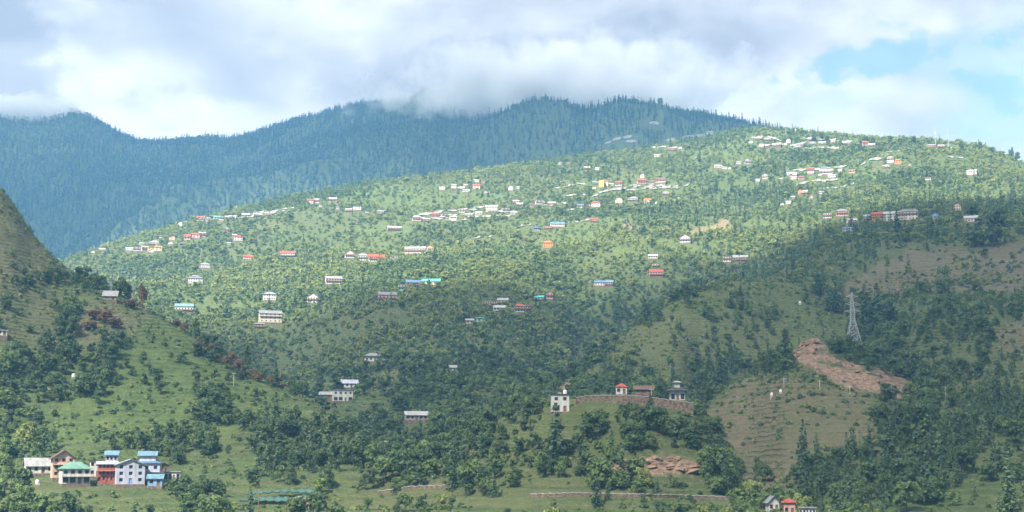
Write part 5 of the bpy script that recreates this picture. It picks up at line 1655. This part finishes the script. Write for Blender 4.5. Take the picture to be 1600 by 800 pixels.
for x, y, h, w in ((385, 585, 46, 18), (468, 612, 26, 26)):
    special(x, y, h, w, 'b', 'dark', 'dark upright tree standing behind the rust red shrubs', 'broadleaf_tree', rmin=560, rmax=800, group='dark upright trees behind the rust red shrubs')
for x, y, h, w in ((100, 520, 40, 24), (112, 528, 34, 24), (92, 535, 26, 22), (102, 540, 18, 26)):
    special(x, y, h, w, 'b', 'dark', 'dark tree of the clump beside the brown thicket on the spur', 'broadleaf_tree', rmin=560, rmax=860, group='dark clump beside the brown thicket')
for x, y, h, w in ((150, 500, 18, 30), (165, 505, 22, 30), (178, 512, 16, 30), (140, 515, 14, 26), (205, 482, 16, 22)):
    special(x, y, h, w, 'b', 'rust', 'brown leafless looking thicket below the plank roofed hut', 'shrub', rmin=560, rmax=860, cat='shrub', group='brown thicket below the plank roofed hut')
for x, y, h, w in ((978, 684, 26, 28), (992, 686, 32, 34), (1003, 688, 22, 24)):
    special(x, y, h, w, 'b', 'dark', 'dark bush in the middle of the bright knoll grass', 'shrub', rmax=600, cat='shrub', group='dark bushes on the bright knoll grass')
for x, y, h, w in ((322, 655, 34, 34), (340, 662, 30, 34), (312, 664, 24, 30), (355, 664, 20, 24)):
    special(x, y, h, w, 'b', 'dark', 'dark tree of the thick clump on the spur face', 'broadleaf_tree', rmin=480, rmax=800, group='thick dark clump on the spur face')
special(157, 595, 24, 20, 'b', 'dark', 'lone dark round tree in the middle of the spur grass', 'broadleaf_tree', rmin=480, rmax=800)
for x, y in ((1317, 216), (1308, 216)):
    pass
for x, y, h, w in ((1272, 217, 9, 8), (1284, 217, 11, 8), (1292, 219, 10, 9), (1354, 225, 10, 10), (1364, 226, 9, 10), (1392, 228, 10, 9), (1415, 229, 10, 8), (1428, 230, 9, 9), (1503, 234, 9, 9), (1532, 236, 12, 8), (1550, 241, 8, 9), (1581, 250, 16, 8), (1590, 254, 12, 10)):
    special(x, y + 4, h + 4, w, 'b', 'dark', 'small dark tree standing out against the sky on the sunlit skyline', 'broadleaf_tree', rmin=2200, rmax=2640, group='dark trees on the sunlit skyline')




# ------------------------------------------------------------------ air and clouds
def volume_mat(name, color, density, aniso=0.0, noise=None):
    m = bpy.data.materials.new(name)
    m.use_nodes = True
    nd, ln = m.node_tree.nodes, m.node_tree.links
    nd.clear()
    out = nd.new('ShaderNodeOutputMaterial')
    v = nd.new('ShaderNodeVolumePrincipled')
    v.inputs['Color'].default_value = (*color, 1)
    v.inputs['Density'].default_value = density
    v.inputs['Anisotropy'].default_value = aniso
    ln.new(v.outputs[0], out.inputs['Volume'])
    return m, nd, ln, v


def box_me(name, lo, hi):
    x0, y0, z0 = lo
    x1, y1, z1 = hi
    V = [(x0, y0, z0), (x1, y0, z0), (x1, y1, z0), (x0, y1, z0), (x0, y0, z1), (x1, y0, z1), (x1, y1, z1), (x0, y1, z1)]
    Fq = [(0, 3, 2, 1), (4, 5, 6, 7), (0, 1, 5, 4), (1, 2, 6, 5), (2, 3, 7, 6), (3, 0, 4, 7)]
    return mesh_np(name, V, Fq)


HAZE_DENS = 0.95e-4
HZ, nd, ln, v = volume_mat('haze', (0.22, 0.55, 1.0), HAZE_DENS, 0.0)
ztop = float(ZZ.max()) + 60
haze_me = box_me('haze', (-14500, -14500, float(ZZ.min()) - 1.0), (14500, 14500, ztop))
haze_me.materials.append(HZ)
haze = link(bpy.data.objects.new('haze', haze_me))
tag(haze, 'blue haze in the mountain air', 'haze', kind='stuff')

CL_THIN = volume_mat('thin_cloud', (0.99, 0.99, 0.99), 0.0042, 0.5)[0]
CL_THICK = volume_mat('thick_cloud', (0.99, 0.99, 0.99), 0.0062, 0.4)[0]


def cloud_sheet(name, foot, zc, thick, seed, CL):
    """a cloud at height zc whose shadow falls on the ground polygon foot [(X, Y, ground z)] : one closed lumpy lens"""
    P = []
    for (X, Y, z) in foot:
        k = (zc - z) / SUN_DIR[2]
        P.append((X + SUN_DIR[0] * k, Y + SUN_DIR[1] * k))
    P = np.array(P)
    # dense outline
    n = 160
    seg = np.vstack([P, P[:1]])
    L = np.concatenate([[0], np.cumsum(np.hypot(*np.diff(seg, axis=0).T))])
    s = np.linspace(0, L[-1], n, endpoint=False)
    out = np.stack([np.interp(s, L, seg[:, 0]), np.interp(s, L, seg[:, 1])], -1)
    kk = np.hanning(13)
    kk /= kk.sum()
    for c in range(2):
        out[:, c] = np.convolve(np.concatenate([out[-6:, c], out[:, c], out[:6, c]]), kk, 'valid')
    c0 = out.mean(0)
    m = 26
    V, Fq = [], []
    rad = np.linspace(1, 0.0, m)[:-1]
    for side in (1, -1):
        for q in rad:
            ring = c0 + (out - c0) * (q + 0.0)
            wob = 1 + 0.10 * fbm(ring[:, 0], ring[:, 1], 420, 4, seed)[:, None] * (1 if True else 0)
            ring = c0 + (ring - c0) * wob
            edge = 1 - q
            t = thick * sstep(0, 0.55, np.full(n, edge)) * (0.75 + (0.55 * fbm(ring[:, 0], ring[:, 1], 260, 4, seed + 3) if seed < 5 else 0.25 + 0.7 * fbm(ring[:, 0], ring[:, 1], 520, 4, seed + 3)))
            z = zc + np.where(side > 0, 1.0, -0.45) * np.maximum(t, 0)
            V.append(np.column_stack([ring, z]))
    V = np.concatenate(V)
    R = len(rad)
    # join the two rims: drop the second rim and reuse the first
    def vid(side, ri, j):
        j %= n
        if side == 1 and ri == 0:
            side = 0
        return side * R * n + ri * n + j
    for side in (0, 1):
        for ri in range(R - 1):
            for j in range(n):
                a, b, c, d = vid(side, ri, j), vid(side, ri, j + 1), vid(side, ri + 1, j + 1), vid(side, ri + 1, j)
                Fq.append((a, b, c, d) if side == 0 else (d, c, b, a))
    nv = len(V)
    V = np.vstack([V, [[*c0, zc + thick * 0.8]], [[*c0, zc - thick * 0.36]]])
    me = bpy.data.meshes.new(name)
    faces = Fq + [(vid(0, R - 1, j), vid(0, R - 1, j + 1), nv) for j in range(n)] + [(vid(1, R - 1, j + 1), vid(1, R - 1, j), nv + 1) for j in range(n)]
    me.from_pydata(V.tolist(), [], faces)
    bm = bmesh.new()
    bm.from_mesh(me)
    bmesh.ops.delete(bm, geom=[v_ for v_ in bm.verts if not v_.link_faces], context='VERTS')
    bmesh.ops.recalc_face_normals(bm, faces=bm.faces)
    bm.to_mesh(me)
    bm.free()
    me.materials.append(CL)
    o = link(bpy.data.objects.new(name, me))
    return o


def gp(x, r):
    """ground point under a photo column at a distance"""
    th = float(pix_dir(x, 450)[0])
    X, Y = r * math.sin(th), r * math.cos(th)
    return (X, Y, float(ground(X, Y)[0]))


c1 = cloud_sheet('cloud', [gp(-700, 100), gp(-700, 1150), gp(-100, 1250), gp(250, 1330), gp(600, 1370), gp(850, 1460), gp(1050, 1560), gp(1250, 1600), gp(1500, 1800), gp(1800, 1950), gp(2600, 1900), gp(2600, 100)], 2300, 260, 3, CL_THIN)
tag(c1, 'broad grey cloud over the valley shading the near slopes', 'cloud', kind='structure')
c2 = cloud_sheet('cloud', [gp(-900, 2350), gp(60, 2650), gp(300, 3050), gp(600, 3050), gp(800, 2650), gp(1000, 2620), gp(1150, 2660), gp(1260, 2800), gp(1500, 3000), gp(1800, 3600), gp(1800, 5600), gp(1000, 5800), gp(-900, 5600)], 2300, 260, 8, CL_THICK)
tag(c2, 'broad grey cloud over the forested back ridge', 'cloud', kind='structure')


def low_cloud(x, y, r, rx, ry, rz, dens, seed, label, ragged=1.5):
    """a soft bank of cloud resting on the ridge: dense in the middle, fading through noise to its rim"""
    th, te = (float(v_) for v_ in pix_dir(x, y))
    bm = bmesh.new()
    bmesh.ops.create_icosphere(bm, subdivisions=4, radius=1.0)
    for v_ in bm.verts:
        n_ = 1 + 0.16 * math.sin(v_.co.x * 4 + seed) * math.cos(v_.co.y * 3 + seed) + 0.08 * math.sin(v_.co.z * 7 + v_.co.x * 5)
        v_.co = Vector((v_.co.x * rx * n_, v_.co.y * ry * n_, v_.co.z * rz * n_))
    me = bpy.data.meshes.new('low_cloud')
    bm.to_mesh(me)
    bm.free()
    m, nd, ln, v_ = volume_mat('low_cloud', (0.99, 0.99, 1.0), dens, 0.1)
    t = nd.new('ShaderNodeTexCoord')
    mp = nd.new('ShaderNodeMapping')
    mp.inputs['Scale'].default_value = (1 / rx, 1 / ry, 1 / rz)
    ln.new(t.outputs['Object'], mp.inputs[0])
    le = nd.new('ShaderNodeVectorMath')
    le.operation = 'LENGTH'
    ln.new(mp.outputs[0], le.inputs[0])
    nz = nd.new('ShaderNodeTexNoise')
    nz.inputs['Scale'].default_value = 0.012
    nz.inputs['Detail'].default_value = 3
    ln.new(t.outputs['Object'], nz.inputs['Vector'])
    ad = nd.new('ShaderNodeMath')
    ad.operation = 'MULTIPLY_ADD'
    ln.new(nz.outputs['Fac'], ad.inputs[0])
    ad.inputs[1].default_value = ragged
    ln.new(le.outputs['Value'], ad.inputs[2])
    mr = nd.new('ShaderNodeMapRange')
    mr.interpolation_type = 'SMOOTHSTEP'
    ln.new(ad.outputs[0], mr.inputs[0])
    mr.inputs[1].default_value, mr.inputs[2].default_value = 1.55, 0.85
    mr.inputs[3].default_value, mr.inputs[4].default_value = 0.0, dens
    ln.new(mr.outputs[0], v_.inputs['Density'])
    m.cycles.volume_step_rate = 0.5
    me.materials.append(m)
    o = link(bpy.data.objects.new('cloud', me))
    o.location = (r * math.sin(th), r * math.cos(th), r * te)
    o.rotation_euler = (0, 0, -th)
    return tag(o, label, 'cloud', kind='structure')


low_cloud(885, 150, 3520, 640, 300, 190, 0.03, 1.0, 'grey cloud bank resting on the middle of the back ridge')
low_cloud(58, 180, 4200, 190, 120, 66, 0.035, 4.0, 'small cloud wisp clinging to the peak of the back ridge', 1.0)
